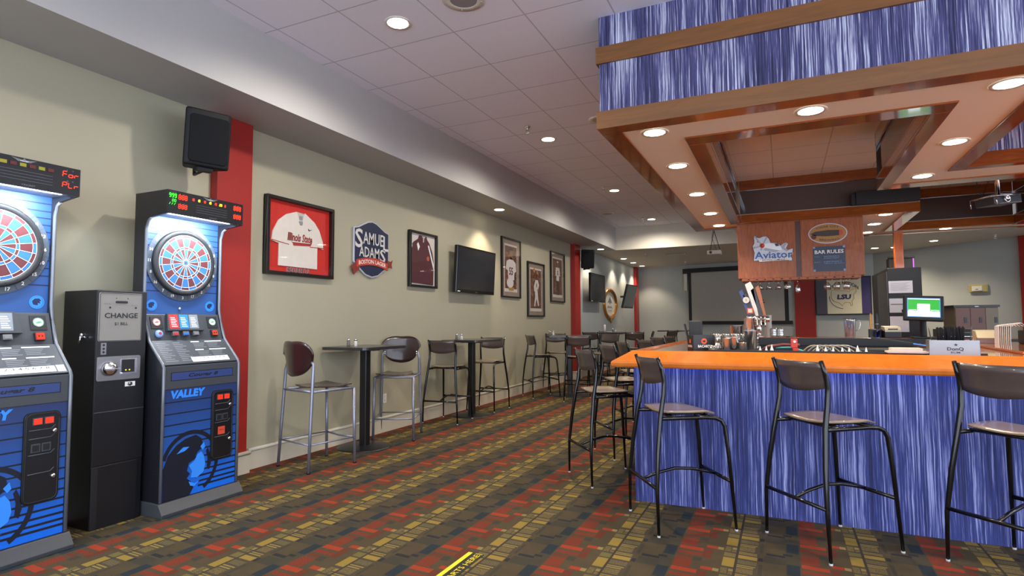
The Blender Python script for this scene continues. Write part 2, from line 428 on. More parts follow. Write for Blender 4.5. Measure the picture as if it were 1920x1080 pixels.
# ================================================================== canopy over the bar
def wb(mb, name, parent, **k):
    """build a part whose mesh was laid out in room coordinates"""
    L = parent.location; mb.v = [(v[0]-L.x, v[1]-L.y, v[2]-L.z) for v in mb.v]
    return mb.build(name, parent, **k)
ZB, ZF, Z1, Z2, ZC, ZI = 2.913, 3.053, 3.446, 3.583, 3.838, 3.60
CX0, CX1, CY0, CYL, CYR = -1.285, 6.0, 4.448, 10.32, 12.30
can = thing('bar_canopy', 'large square canopy of blue striped fabric and varnished wood hanging over the bar', 'canopy', (1.5, 8.0, ZB))
b = MB(); b.box(CX0, CX1, CY0, CY0+0.04, ZF, ZC, M_FAB); wb(b, 'fabric_panel', can)
b = MB(); b.box(CX0, CX0+0.04, CY0+0.04, CYL, ZF, ZC, M_FAB); wb(b, 'fabric_panel', can)
b = MB(); b.box(CX0-0.022, CX1, CY0-0.022, CY0, ZB, ZF, M_FASCIA); wb(b, 'fascia_board', can)
b = MB(); b.box(CX0-0.022, CX0, CY0, CYL, ZB, ZF, M_FASCIA); wb(b, 'fascia_board', can)
b = MB(); b.box(CX0-0.022, CX1, CY0-0.022, CY0, Z1, Z2, M_FASCIA); wb(b, 'trim_band', can)
b = MB(); b.box(CX0-0.022, CX0, CY0, CYL, Z1, Z2, M_FASCIA); wb(b, 'trim_band', can)
# bottom outer wood frame
def frame_boards(rects, z0=ZB-0.001, z1=ZB+0.03):
    for (x0, x1, y0, y1) in rects:
        b = MB(); b.box(x0, x1, y0, y1, z0, z1, M_CWOOD); wb(b, 'frame_board', can, bevel=0.004)
frame_boards([(CX0-0.02, CX1, CY0-0.02, 4.594), (CX0-0.02, -1.14, 4.594, CYL), (-1.14, -0.62, 10.15, CYL),
              (-0.707, 1.18, 4.985, 5.197), (-0.707, -0.567, 5.197, 9.80), (1.055, 1.18, 5.197, 8.0), (1.18, 6.0, 7.76, 8.0),
              (1.60, 1.74, 4.985, 7.31), (1.74, 6.0, 7.18, 7.31), (1.74, 6.0, 4.985, 5.12),
              (1.64, 1.813, 9.80, 11.80), (1.813, 3.42, 11.78, 11.82), (1.10, 6.0, 12.17, CYR), (-0.57, 1.813, 9.79, 9.84), (3.42, 3.56, 8.0, 11.9)])
# painted soffit panels carrying the lights (slightly recessed)
ZP = 2.925
def soff(rects):
    for (x0, x1, y0, y1) in rects:
        b = MB(); b.box(x0, x1, y0, y1, ZP, ZP+0.03, M_PEACH); wb(b, 'soffit_panel', can)
soff([(-1.14, 6.0, 4.594, 4.985), (-1.14, -0.707, 4.985, 10.15), (1.18, 1.60, 4.985, 7.76), (1.60, 6.0, 7.31, 7.76),
      (-0.707, 1.64, 9.84, 12.17), (1.64, 6.0, 11.82, 12.17), (3.56, 6.0, 8.0, 11.82)])
# inner faces of the openings: fascia, smoked mirror, band
def inner(axis, c, a0, a1, face, fab=False, zt=ZI):
    """vertical lining board at coordinate c, running a0..a1; face=+1/-1 is the visible normal"""
    def bx(z0, z1, off, th, m, name):
        b = MB(); lo, hi = (c-off*face, c-(off+th)*face); lo, hi = min(lo, hi), max(lo, hi)
        if axis == 'y': b.box(a0, a1, lo, hi, z0, z1, m)
        else: b.box(lo, hi, a0, a1, z0, z1, m)
        wb(b, name, can)
    bx(ZB+0.03, ZF, 0, 0.025, M_CWOOD, 'lining_board')
    if fab:
        bx(ZF, ZC, 0.012, 0.02, M_FAB, 'fabric_panel'); return
    bx(ZF, Z1, 0.03, 0.02, M_MIRR, 'mirror_panel')
    bx(Z1, zt, 0.005, 0.02, M_CWOOD, 'lining_band')
    bx(ZF, ZF+0.01, -0.004, 0.03, mat('pale_edge_trim', '#b9a79a', 0.3), 'edge_trim')
inner('y', 9.82, -0.567, 1.813, -1)
inner('x', -0.567, 5.2, 9.8, 1)
inner('x', 1.055, 5.2, 8.0, -1)
inner('y', 11.80, 1.813, 3.42, -1)
inner('x', 3.42, 8.0, 11.8, -1)
inner('y', 5.197, -0.567, 1.055, 1)
inner('y', 7.995, 1.06, 3.42, 1)
inner('y', 7.18, 1.74, 6.0, -1, True); inner('x', 1.74, 5.12, 7.18, 1, True); inner('y', 5.12, 1.74, 6.0, 1, True)
inner('x', 1.813, 9.84, 11.8, 1)
b = MB(); b.box(-0.6, 3.45, 5.18, 11.85, ZI, ZI+0.03, M_TILE2); wb(b, 'ceiling_panel', can)
b = MB(); b.box(1.02, 1.8, 9.70, 9.815, ZF+0.004, ZF+0.2, MATTE); b.box(0.96, 1.02, 9.72, 9.815, ZF+0.004, ZF+0.17, MATTE)
tag(b.build('sound_bar', label='long black box resting on the inner ledge of the canopy above the cabinets', cat='equipment box', bevel=0.006), None)
# canopy lamps
CLs = [(-0.91, 4.745, 'corner light of the canopy, nearest its front left corner'), (-0.905, 5.88, 'second light back along the left strip of the canopy'), (-0.905, 7.31, 'third light back along the left strip of the canopy'), (-0.90, 8.72, 'fourth light back along the left strip of the canopy'), (-0.895, 9.88, 'last light of the left canopy strip, beside the cabinets'),
       (0.233, 4.75, 'light in the middle of the front canopy strip'), (1.40, 4.77, 'large light at the right edge of the photo in the front canopy strip'), (1.405, 6.14, 'light in the middle cross strip of the canopy, nearer one'), (1.41, 7.47, 'light in the middle cross strip of the canopy, just above the black box'),
       (1.41, 9.94, 'first of three lights right of the hanging cabinets'), (1.38, 10.88, 'second of three lights right of the hanging cabinets'), (1.39, 11.86, 'third of three lights right of the hanging cabinets, farthest back'), (2.55, 11.96, 'light in the rear canopy strip right of the orange post'), (0.233, 11.2, 'light in the rear canopy strip hidden above the cabinets'), (3.9, 7.5, 'canopy light beyond the right edge of the photo'), (3.9, 4.77, 'front canopy light beyond the right edge of the photo')]
for x, y, s in CLs: lamp(x, y, ZP-0.001, P_CANOPY, s, 'recessed lights in the bar canopy', WARM, 140, 0.085, 0.5)

# ceiling fittings
def sprinkler(x, y, z, s, loc='sprinkler heads'):
    t = thing('sprinkler_head', s, 'sprinkler', (x, y, z), 0, loc)
    b = MB(); b.lathe([(0.035, 0), (0.034, -0.012), (0.02, -0.02)], (0, 0, 0), CHROME, 16); b.build('escutcheon', t)
    b = MB(); b.tube([(0, 0, 0), (0, 0, -0.05)], 0.009, CHROME); b.tube([(-0.018, 0, -0.045), (-0.02, 0, -0.075), (0, 0, -0.095)], 0.004, CHROME, 6); b.tube([(0.018, 0, -0.045), (0.02, 0, -0.075), (0, 0, -0.095)], 0.004, CHROME, 6)
    b.box(-0.02, 0.02, -0.008, 0.008, -0.05, -0.04, CHROME); b.lathe([(0.022, -0.098), (0.022, -0.101)], (0, 0, 0), CHROME, 12); b.build('nozzle', t)
sprinkler(-2.85, 6.60, 3.838, 'chrome sprinkler head beside the second ceiling light')
sprinkler(-2.90, 10.2, 3.838, 'chrome sprinkler head beside the third ceiling light')
sprinkler(-2.95, 13.7, 3.838, 'small sprinkler head beside the last tile ceiling light')
sprinkler(-3.35, 15.9, 3.25, 'sprinkler head under the lower far ceiling, left of the vent slot')
sprinkler(-2.7, 18.6, 3.25, 'sprinkler head near the far wall above the projection screen')
sprinkler(4.30, 16.0, 3.25, 'sprinkler head in front of the angled grey wall on the right')
def ceil_speaker(x, y, r, s, m2):
    t = thing('ceiling_speaker', s, 'ceiling speaker', (x, y, 3.838), 0, 'round ceiling speakers')
    b = MB(); b.lathe([(r*0.62, -0.006), (r*0.66, -0.010), (r, -0.006), (r, 0)], (0, 0, 0), RIMW, 32, cap=False); b.build('bezel', t)
    b = MB(); b.lathe([(0.001, -0.007), (r*0.63, -0.0075)], (0, 0, 0), m2, 32, cap=False)
    b.build('grille', t)
    b = MB()
    for k in range(4): b.lathe([(0.006, -0.012), (0.006, -0.006)], (r*0.83*math.cos(k*PI/2+.6), r*0.83*math.sin(k*PI/2+.6), 0), CHROME, 8)
    b.build('screw', t)
GR = mat('speaker_grille', '#8a8484', 0.6); CRM = mat('cream_grille', '#b8a88a', 0.6)
ceil_speaker(-2.14, 3.74, 0.165, 'round white speaker in the tile ceiling at the top edge of the photo', GR)
ceil_speaker(-1.95, 6.75, 0.14, 'round cream speaker in the tile ceiling left of the canopy corner', CRM)
ceil_speaker(-3.55, 12.8, 0.15, 'farthest round cream speaker in the tile ceiling near the soffit', CRM)
b = MB(); b.box(-1.95, -1.50, 8.6, 8.75, 3.828, 3.838, RIMW)
for k in range(5): b.box(-1.93, -1.52, 8.615+k*0.026, 8.625+k*0.026, 3.822, 3.829, GR)
b.build('air_vent', label='small white slotted vent in the tile ceiling left of the canopy', cat='vent')
b = MB(); b.box(-2.9, -2.35, 16.4, 16.55, 3.24, 3.25, mat('vent_dark', '#4c4640', 0.6))
for k in range(4): b.box(-2.88, -2.37, 16.42+k*0.032, 16.43+k*0.032, 3.234, 3.24, RIMW)
b.build('air_vent', label='dark vent slot in the lower far ceiling left of the small projector', cat='vent')

# ================================================================== hanging cabinets
cab = thing('hanging_cabinet', 'reddish wooden cabinets hanging from the canopy with beer signs on their doors', 'cabinet', (0.245, 10.05, 2.038))
cx0, cx1, cy0 = -0.862, 0.862, -0.25
H = ZB-0.002-2.038
b = MB(); b.box(cx0, cx1, cy0+0.02, 0.30, 0, H, M_CAB); b.build('carcass', cab, bevel=0.003)
b = MB(); b.box(cx0, -0.035, cy0, cy0+0.02, 0.0, H-0.02, M_CAB); b.build('door', cab, bevel=0.004)
b = MB(); b.box(0.035, cx1, cy0, cy0+0.02, 0.0, H-0.02, M_CAB); b.build('door', cab, bevel=0.004)
b = MB(); b.box(-0.035, 0.035, cy0+0.006, cy0+0.025, 0.0, H-0.02, mat('cabinet_stile', '#4a2218', 0.4)); b.build('stile', cab)
# glass rack: rails below the cabinet
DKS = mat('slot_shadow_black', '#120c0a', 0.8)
b = MB(); b.box(-0.80, 0.80, cy0+0.005, 0.28, -0.02, 0.0, M_CAB)
slots = [-0.77+0.118*k for k in range(14)]
for s in slots: b.box(s-0.035, s+0.035, cy0+0.03, 0.26, -0.030, -0.018, M_CAB); b.box(s-0.047, s+0.047, cy0+0.03, 0.26, -0.036, -0.030, M_CAB)
b.box(-0.81, 0.81, cy0+0.006, cy0+0.022, -0.040, 0.0, M_CAB)
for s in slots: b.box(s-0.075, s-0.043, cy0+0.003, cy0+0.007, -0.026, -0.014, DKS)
b.build('glass_rack', cab)
def stem_glass(x, y, z, kind, s):
    t = MB(); c = (0, 0, 0)
    P = {'martini': [(0.034, 0), (0.034, -0.004), (0.005, -0.010), (0.004, -0.07), (0.012, -0.08), (0.055, -0.15), (0.053, -0.15), (0.010, -0.082)],
         'wine': [(0.034, 0), (0.034, -0.004), (0.005, -0.010), (0.004, -0.055), (0.02, -0.065), (0.046, -0.10), (0.047, -0.13), (0.038, -0.175), (0.036, -0.175), (0.044, -0.13), (0.018, -0.068)],
         'balloon': [(0.034, 0), (0.034, -0.004), (0.005, -0.010), (0.004, -0.045), (0.03, -0.055), (0.052, -0.09), (0.052, -0.12), (0.042, -0.15), (0.040, -0.15), (0.05, -0.12)],
         'flute': [(0.032, 0), (0.032, -0.004), (0.005, -0.010), (0.006, -0.05), (0.024, -0.08), (0.036, -0.13), (0.038, -0.17), (0.030, -0.215), (0.028, -0.215), (0.036, -0.17)]}[kind]
    t.lathe(P, c, GLASS, 20, cap=False)
    o = t.build('stemmed_glass', label=s, cat='glass', group='stemmed glasses hanging under the cabinets', loc=(x, y, z)); return o
gz = 2.038-0.03
for x, k, s in ((-0.435, 'wine', 'leftmost hanging glass under the cabinets, above the tall white tap handle'), (-0.30, 'martini', 'second hanging glass from the left, a flared martini bowl'), (-0.18, 'martini', 'third hanging glass from the left, a wide flared bowl'), (-0.045, 'martini', 'fourth hanging glass from the left, wide bowl before the screen'), (0.085, 'balloon', 'fifth hanging glass from the left, a short round bowl'), (0.225, 'flute', 'tall slim hanging glass before the red column'),
                (0.62, 'wine', 'left one of the three glasses hanging before the sports banner'), (0.745, 'wine', 'middle one of the three glasses hanging before the sports banner'), (0.87, 'wine', 'right one of the three glasses hanging before the sports banner')):
    stem_glass(x, 9.86, gz, k, s)
# signs on the doors (front plane y=9.80)
YD = 9.80
SLV = mat('sign_silver', '#b9bac4', 0.35, 0.2); DK = mat('sign_black', '#15161a', 0.4); NAVY = mat('sign_navy', '#1a2440', 0.4); BLUE = mat('sign_blue', '#2b5aa0', 0.4)
av = thing('aviator_sign', 'silver metal brewery sign with a propeller plane on the left cabinet door', 'sign', (-0.10, YD, 2.49))
def px(pts, ox, oz, s): return [((x-ox)*s, -(z-oz)*s) for x, z in pts]
# outline traced in sign units (from the photo crop), scaled to metres
S = 0.001222*1.02
o = [(320, 350), (350, 360), (385, 372), (430, 352), (470, 355), (495, 385), (515, 440), (560, 445), (600, 452), (630, 485), (665, 455), (695, 448), (716, 465), (700, 495), (690, 520), (712, 545), (768, 528), (765, 570), (745, 600), (735, 628), (755, 650), (755, 680), (730, 678), (690, 662), (400, 668), (370, 660), (312, 665), (318, 600), (325, 560), (308, 500), (305, 470), (322, 440), (325, 400)]
b = MB(); b.plate(px(o, 545, 515, S), -0.012, 0, DK); b.build('backing', av)
ins = [(545+(x-545)*0.975, 515+(z-515)*0.965) for x, z in o]
b = MB(); b.flat(px(ins, 545, 515, S), -0.012, SLV); b.build('face', av)
b = MB(); SL2 = mat('plane_grey', '#8e9099', 0.35, 0.3); SL3 = mat('plane_pale', '#d6d6da', 0.3, 0.2); RD = mat('sign_red', '#c23a22', 0.4); YL = mat('sign_yellow', '#b7a23a', 0.5)
b.flat(px([(430, 455), (500, 445), (560, 460), (640, 500), (640, 540), (560, 535), (470, 520), (425, 490)], 545, 515, S), -0.0135, SL3)
b.flat(px([(560, 455), (600, 455), (612, 485), (575, 490)], 545, 515, S), -0.015, NAVY)
b.flat(px([(630, 495), (675, 455), (700, 460), (670, 510), (720, 550), (690, 560), (640, 520)], 545, 515, S), -0.015, SL2)
for a, l in ((125, 150), (62, 110), (195, 110), (255, 60)):
    dx, dz = math.cos(R(a)), math.sin(R(a)); cxp, czp = 420, 472
    b.flat([((cxp-545)*S+(dx*p*l-dz*q)*S, -(czp-515)*S+(dz*p*l+dx*q)*S) for p, q in ((0, 7), (1, 10), (1, -10), (0, -7))], -0.0145, SL2)
b.flat(px([(450, 500), (620, 545), (560, 560), (430, 530)], 545, 515, S), -0.0142, SL2)
b.lathe([(0.036, 0), (0.034, -0.012), (0.02, -0.024), (0.002, -0.028)], ((420-545)*S, -0.014, -(472-515)*S), RD, 16, M=Matrix.Rotation(-PI/2, 4, 'X'))
for q in ((372, 418), (330, 488), (468, 380)): b.disc((q[0]-545)*S, -(q[1]-515)*S, 0.016, -0.0155, YL if q[0] != 372 else RD, 12)
b.build('plane_relief', av)
b = MB(); b.text('Aviator', 0.0, -(592-515)*S, -0.0155, WHITE, w=0.55, h=0.125, bold=0.045); b.text('Aviator', 0.0, -(592-515)*S, -0.017, BLUE, w=0.54, h=0.115, bold=0.025)
b.flat(px([(375, 644), (705, 634), (712, 664), (382, 674)], 545, 515, S), -0.0155, WHITE)
b.text('* BREWING COMPANY *', -0.0, -(654-515)*S, -0.0175, DK, w=0.38, h=0.03, bold=0.01); b.build('lettering', av)
cg = thing('cigar_sign', 'oval gold brewery sign with a dark cigar on the right cabinet door', 'sign', (0.645, YD, 2.675))
b = MB(); b.plate(ell(0, 0, 0.258, 0.152), -0.012, 0, SLV); b.build('rim', cg)
b = MB(); b.flat(ell(0, 0, 0.246, 0.140), -0.012, mat('sign_gold', '#a8742c', 0.45)); b.build('face', cg)
b = MB(); CGR = mat('cigar_brown', '#3a2a20', 0.5)
b.flat([(-0.23, 0.0), (-0.16, 0.035), (0.0, 0.048), (0.17, 0.042), (0.19, 0.0), (0.17, -0.038), (-0.02, -0.045), (-0.16, -0.03)], -0.0140, CGR)
b.flat([(0.15, 0.042), (0.185, 0.038), (0.205, 0.0), (0.185, -0.036), (0.15, -0.039)], -0.0155, RD); b.disc(-0.185, -0.045, 0.036, -0.0155, mat('leaf_maroon', '#5c2020', 0.5), 16); b.build('cigar_relief', cg)
b = MB(); b.text('CIGAR CITY', 0, 0.082, -0.0145, DK, w=0.30, h=0.03, bold=0.01, arc=0.02); b.text('BREWING', 0.02, -0.088, -0.0145, DK, w=0.26, h=0.03, bold=0.01, arc=-0.014); b.build('lettering', cg)
br = thing('rules_sign', 'dark blue bar rules plate below the oval sign on the right cabinet door', 'sign', (0.655, YD, 2.295))
nt = 0.03; w2, h2 = 0.212, 0.187
b = MB(); b.plate([(-w2+nt, h2), (-w2+nt, h2-nt), (-w2, h2-nt), (-w2, -h2+nt), (-w2+nt, -h2+nt), (-w2+nt, -h2), (w2-nt, -h2), (w2-nt, -h2+nt), (w2, -h2+nt), (w2, h2-nt), (w2-nt, h2-nt), (w2-nt, h2)], -0.006, -0.001, NAVY); b.build('plate', br)
b = MB(); LB = mat('sign_pale_blue', '#7f97c4', 0.5)
b.plate([(-w2, h2), (w2, h2), (w2, -h2), (-w2, -h2)], -0.003, 0, LB); b.build('backing', br)
b = MB(); b.text('BAR RULES', 0, 0.105, -0.0085, WHITE, w=0.38, h=0.055, bold=0.02)
b.text('RULE 1:', -0.155, 0.035, -0.0085, LB, w=0.08, h=0.015); b.text('BARTENDER IS', 0.03, 0.035, -0.0085, LB, w=0.20, h=0.018); b.text('ALWAYS RIGHT', 0.03, 0.008, -0.0085, LB, w=0.20, h=0.018)
b.text('RULE 2:', -0.155, -0.048, -0.0085, LB, w=0.08, h=0.015); b.text('IF BARTENDER IS', 0.045, -0.045, -0.0085, LB, w=0.23, h=0.018); b.text('WRONG, SEE RULE 1', 0.06, -0.072, -0.0085, LB, w=0.26, h=0.018); b.build('lettering', br)
# orange post behind the cabinets
pst = thing('orange_post', 'square varnished orange post holding up the rear of the canopy', 'post', (1.86, 11.95, 0))
M_OR = wood('orange_post_wood', '#b8501c', '#d06a2a', 0.25, 0.8, (8, 8, 1))
b = MB(); b.box(-0.065, 0.065, -0.065, 0.065, 0, ZB-0.003, M_OR); b.build('shaft', pst, bevel=0.006)
b = MB(); b.box(-0.085, 0.085, -0.085, 0.085, 0, 0.12, M_OR); b.build('plinth', pst, bevel=0.006)

# ================================================================== projectors
pj = thing('projector', 'dark ceiling projector on a chrome pole inside the canopy opening at right', 'projector', (2.56, 9.35, ZI))
b = MB(); b.lathe([(0.06, 0), (0.06, -0.012)], (0, 0, 0), SILVER, 16); b.tube([(0, 0, 0), (0, 0, -0.62)], 0.026, CHROME, 12); b.build('mount_pole', pj)
b = MB(); PM = mat('projector_body', '#3a3b40', 0.3); Mx = Matrix.Translation((0, 0, -0.70)) @ Matrix.Rotation(R(35), 4, 'Z') @ Matrix.Rotation(R(-6), 4, 'Y')
pts = rrect(-0.21, 0.21, -0.15, 0.15, 0.05)
vs0 = [Mx @ Vector((x, y, -0.055)) for x, y in pts]; vs1 = [Mx @ Vector((x, y, 0.045)) for x, y in pts]; n = len(pts)
b.add(vs0+vs1, [tuple(range(n)), tuple(range(2*n-1, n-1, -1))]+[(i, (i+1) % n, n+(i+1) % n, n+i) for i in range(n)], PM); b.build('body', pj, bevel=0.008)
b = MB(); b.lathe([(0.045, 0), (0.045, 0.03), (0.032, 0.032), (0.03, 0.01)], Mx @ Vector((-0.06, -0.145, 0)), CHROME, 16, M=(Mx.to_3x3().to_4x4() @ Matrix.Rotation(PI/2, 4, 'X'))); b.build('lens', pj)
b = MB()
b.tube([Mx @ Vector(p) for p in ((-0.23, 0.17, 0.05), (0.23, 0.17, 0.05), (0.23, -0.17, 0.05), (-0.23, -0.17, 0.05), (-0.23, 0.17, 0.05))], 0.007, CHROME, 6)
b.tube([Mx @ Vector(p) for p in ((-0.23, 0.17, 0.05), (0, 0, 0.09), (0.23, -0.17, 0.05))], 0.008, CHROME, 6); b.tube([Mx @ Vector(p) for p in ((0.23, 0.17, 0.05), (0, 0, 0.09), (-0.23, -0.17, 0.05))], 0.008, CHROME, 6)
for q in ((-0.23, 0.17), (0.23, 0.17), (0.23, -0.17), (-0.23, -0.17)): b.tube([Mx @ Vector((q[0], q[1], 0.05)), Mx @ Vector((q[0], q[1], -0.06))], 0.006, CHROME, 6)
b.build('security_cage', pj)
b = MB(); b.tube([(-0.2, 0.05, 0), (-0.22, 0.02, -0.3), (-0.2, 0.0, -0.55), (-0.12, 0.02, -0.66)], 0.005, MATTE, 6); b.tube([(0.02, 0, -0.3), (-0.08, 0.02, -0.42), (-0.15, 0.03, -0.62)], 0.005, MATTE, 6); b.build('cable', pj)
p2 = thing('projector', 'small white projector hanging on thin struts in front of the far beam', 'projector', (-1.33, 13.5, 3.838))
WPR = mat('white_plastic', '#cfcabb', 0.4)
b = MB(); b.box(-0.145, 0.145, -0.11, 0.11, -0.99, -0.90, WPR); b.build('body', p2, bevel=0.015)
b = MB(); b.lathe([(0.03, 0), (0.03, 0.02), (0.02, 0.021)], (-0.07, -0.11, -0.945), BLACK, 12, M=Matrix.Rotation(PI/2, 4, 'X')); b.build('lens', p2)
b = MB(); b.tube([(0, 0, 0), (0, 0, -0.45), (-0.09, 0, -0.9)], 0.008, MATTE, 6); b.tube([(0, 0, -0.45), (0.12, 0, -0.9)], 0.008, MATTE, 6); b.tube([(0.0, 0.02, -0.3), (-0.05, 0.02, -0.6), (0.05, 0.02, -0.9)], 0.005, MATTE, 6); b.build('strut', p2)

# ================================================================== the bar
bar = thing('bar_counter', 'bar counter with blue striped fabric front and varnished orange top', 'bar counter', (-0.5, 6.5, 0))
BX0, BY0, BYF = -1.065, 4.52, 10.05
b = MB(); b.box(BX0, 6.0, BY0, BY0+0.05, 0, 1.045, M_FABBAR); wb(b, 'front_panel', bar)
b = MB(); b.box(BX0, BX0+0.05, BY0+0.05, BYF, 0, 1.045, M_FABBAR); wb(b, 'side_panel', bar)
DW = mat('bar_inner_black', '#15171c', 0.4)
b = MB(); b.box(BX0+0.05, 6.0, BY0+0.05, 4.90, 0, 1.02, DW); b.box(BX0+0.05, -0.62, 4.90, BYF, 0, 1.02, DW); b.box(-0.62, 3.6, 9.42, BYF, 0, 1.02, DW); b.build_ = None; wb(b, 'carcass', bar)
# tilted outer rail (cross-section: offset from the outer edge, z)
b = MB(); P = [(0.03, 1.022), (0.008, 1.026), (0.0, 1.036), (-0.002, 1.056), (0.004, 1.070), (0.136, 1.148), (0.15, 1.146), (0.158, 1.13), (0.158, 1.10), (0.058, 1.10), (0.058, 1.022)]; OX, OY = -1.206, 4.379
n = len(P)
path = [((6.0, OY), (0, 1)), ((OX, OY), (1, 1)), ((OX, BYF+0.1), (1, 0))]
vs = []
for (px_, py_), (ix, iy) in path:
    for d, z in P: vs.append((px_+ix*d, py_+iy*d, z))
fs = [(i*n+k, i*n+(k+1) % n, (i+1)*n+(k+1) % n, (i+1)*n+k) for i in range(2) for k in range(n)]+[tuple(range(n)), tuple(range(2*n, 3*n))]
b.add(vs, fs, M_BARTOP); wb(b, 'arm_rail', bar)
b = MB(); b.hplate([(OX+0.150, OY+0.150), (6.0, OY+0.150), (6.0, 7.4), (1.25, 7.4), (1.25, 4.93), (-0.56, 4.93), (-0.56, 9.42), (3.6, 9.42), (3.6, BYF+0.1), (OX+0.150, BYF+0.1)], 1.095, 1.13, M_BARFLAT); wb(b, 'countertop', bar, bevel=0.003)
b = MB(); b.hplate([(1.50, 5.15), (6.0, 5.15), (6.0, 7.4), (1.62, 7.4)], 1.13, 1.149, M_BARTOP); wb(b, 'raised_leaf', bar, bevel=0.006)
b = MB(); b.box(-0.56, 3.6, 9.36, 9.42, 1.02, 1.125, BLACK); wb(b, 'back_edge', bar)
b = MB(); b.box(-0.55, 1.25, 4.93, 4.96, 1.10, 1.142, MATTE); wb(b, 'bar_mat', bar)
b = MB(); b.box(-0.10, 1.25, 4.96, 5.45, 0.80, 0.835, STEEL); b.box(-0.10, 1.25, 5.45, 5.47, 0.80, 1.04, STEEL); b.box(-0.10, 1.25, 4.905, 4.925, 0.80, 1.04, STEEL); b.box(-0.12, -0.10, 4.905, 5.47, 0.80, 1.04, STEEL); wb(b, 'service_well', bar)
b = MB(); b.box(-0.98, 5.9, BY0-0.035, BY0-0.015, 1.034, 1.046, mat('guessed_strip_blue', '#2040a0', 0.4, emit='#3050ff', es=0.25, var=0)); wb(b, 'guessed_blue_strip', bar, label='guessed, unseen blue light strip added under the bar rail')  # unseen strip, guessed from the fabric's blue tint and added to give it
ld = bpy.data.lights.new('strip_glow', 'AREA'); ld.shape = 'RECTANGLE'; ld.size = 6.0; ld.size_y = 0.03; ld.energy = 2.2; ld.color = (0.25, 0.38, 1.0)  # added blue light of the guessed strip
lo = bpy.data.objects.new('strip_glow', ld); COL.objects.link(lo); lo.location = (1.95+0.5, BY0-0.035-6.5, 1.030); lo.rotation_euler = (R(20), 0, 0); reg(lo, bar)
# ================================================================== dart machines
DARTB = mat('dart_blue', '#2c62a8', 0.5); DARTR = mat('dart_brown', '#562428', 0.5); SPID = mat('dart_spider_white', '#e8ecf4', 0.4)
RINGG = mat('number_ring_grey', '#4a5460', 0.45); CABG = mat('cabinet_grey', '#3c4046', 0.4); CABD = mat('cabinet_black_vinyl', '#17181e', 0.38)
LEDR = mat('led_red', '#3a0500', 0.4, emit='#ff2a12', es=4.0, var=0); LEDG = mat('led_green', '#053a05', 0.4, emit='#35ff2a', es=3.5, var=0); LEDY = mat('led_yellow', '#3a3405', 0.4, emit='#ffe21e', es=3.5, var=0)
LEDO = mat('lit_red_button', '#b01808', 0.4, emit='#ff2408', es=1.3, var=0); DIMR = mat('unlit_red', '#5a1a18', 0.4); DIMY = mat('unlit_yellow', '#8f8a24', 0.4)
GREYT = mat('grey_print', '#6d7076', 0.5); TRIM = mat('t_moulding', '#6a6f78', 0.25, 0.3)
def art_mat():
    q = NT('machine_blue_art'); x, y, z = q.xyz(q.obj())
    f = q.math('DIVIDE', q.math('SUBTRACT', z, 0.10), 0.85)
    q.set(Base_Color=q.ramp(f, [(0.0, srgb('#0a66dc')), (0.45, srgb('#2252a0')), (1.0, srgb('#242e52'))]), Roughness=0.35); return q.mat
ART = art_mat()
def back_mat():
    q = NT('backboard_blue_print'); q.set(Base_Color=srgb('#254c88'), Roughness=0.45); return q.mat
BACKB = back_mat(); STRN = mat('stripe_navy', '#10204a', 0.5); CATB = mat('cougar_blue', '#2f86ee', 0.45); STRK = mat('stripe_black', '#101626', 0.4)
SEG = {'0': 'abcdef', '1': 'bc', '2': 'abged', '3': 'abgcd', '8': 'abcdefg', '9': 'abcdfg', 'F': 'aefg', 'o': 'gcde', 'r': 'ge', 'P': 'abefg', 'L': 'def', 'E': 'adefg', '/': '/', 'C': 'adef'}
def seg_text(b, s, x, z, w, h, y, m, gap=0.35):
    t = h*0.10
    for k, ch in enumerate(s):
        X = x+k*w*(1+gap); sl = 0.12*w
        def q(x0, z0, x1, z1, g=0.12):
            dx, dz = x1-x0, z1-z0; L = math.hypot(dx, dz); dx /= L; dz /= L
            a = (x0+dx*L*g, z0+dz*L*g); c = (x1-dx*L*g, z1-dz*L*g); nx, nz = -dz*t/2, dx*t/2
            sh = lambda p: (X+p[0]+sl*p[1]/h, z+p[1])
            b.flat([sh((a[0]+nx, a[1]+nz)), sh((c[0]+nx, c[1]+nz)), sh((c[0]-nx, c[1]-nz)), sh((a[0]-nx, a[1]-nz))], y, m, 0.001)
        for g in SEG.get(ch, 'abcdefg'):
            if g == 'a': q(0, h, w, h)
            elif g == 'b': q(w, h, w, h/2)
            elif g == 'c': q(w, h/2, w, 0)
            elif g == 'd': q(0, 0, w, 0)
            elif g == 'e': q(0, 0, 0, h/2)
            elif g == 'f': q(0, h/2, 0, h)
            elif g == 'g': q(0, h/2, w, h/2)
            elif g == '/': q(0, 0, w*0.8, h, 0.02)
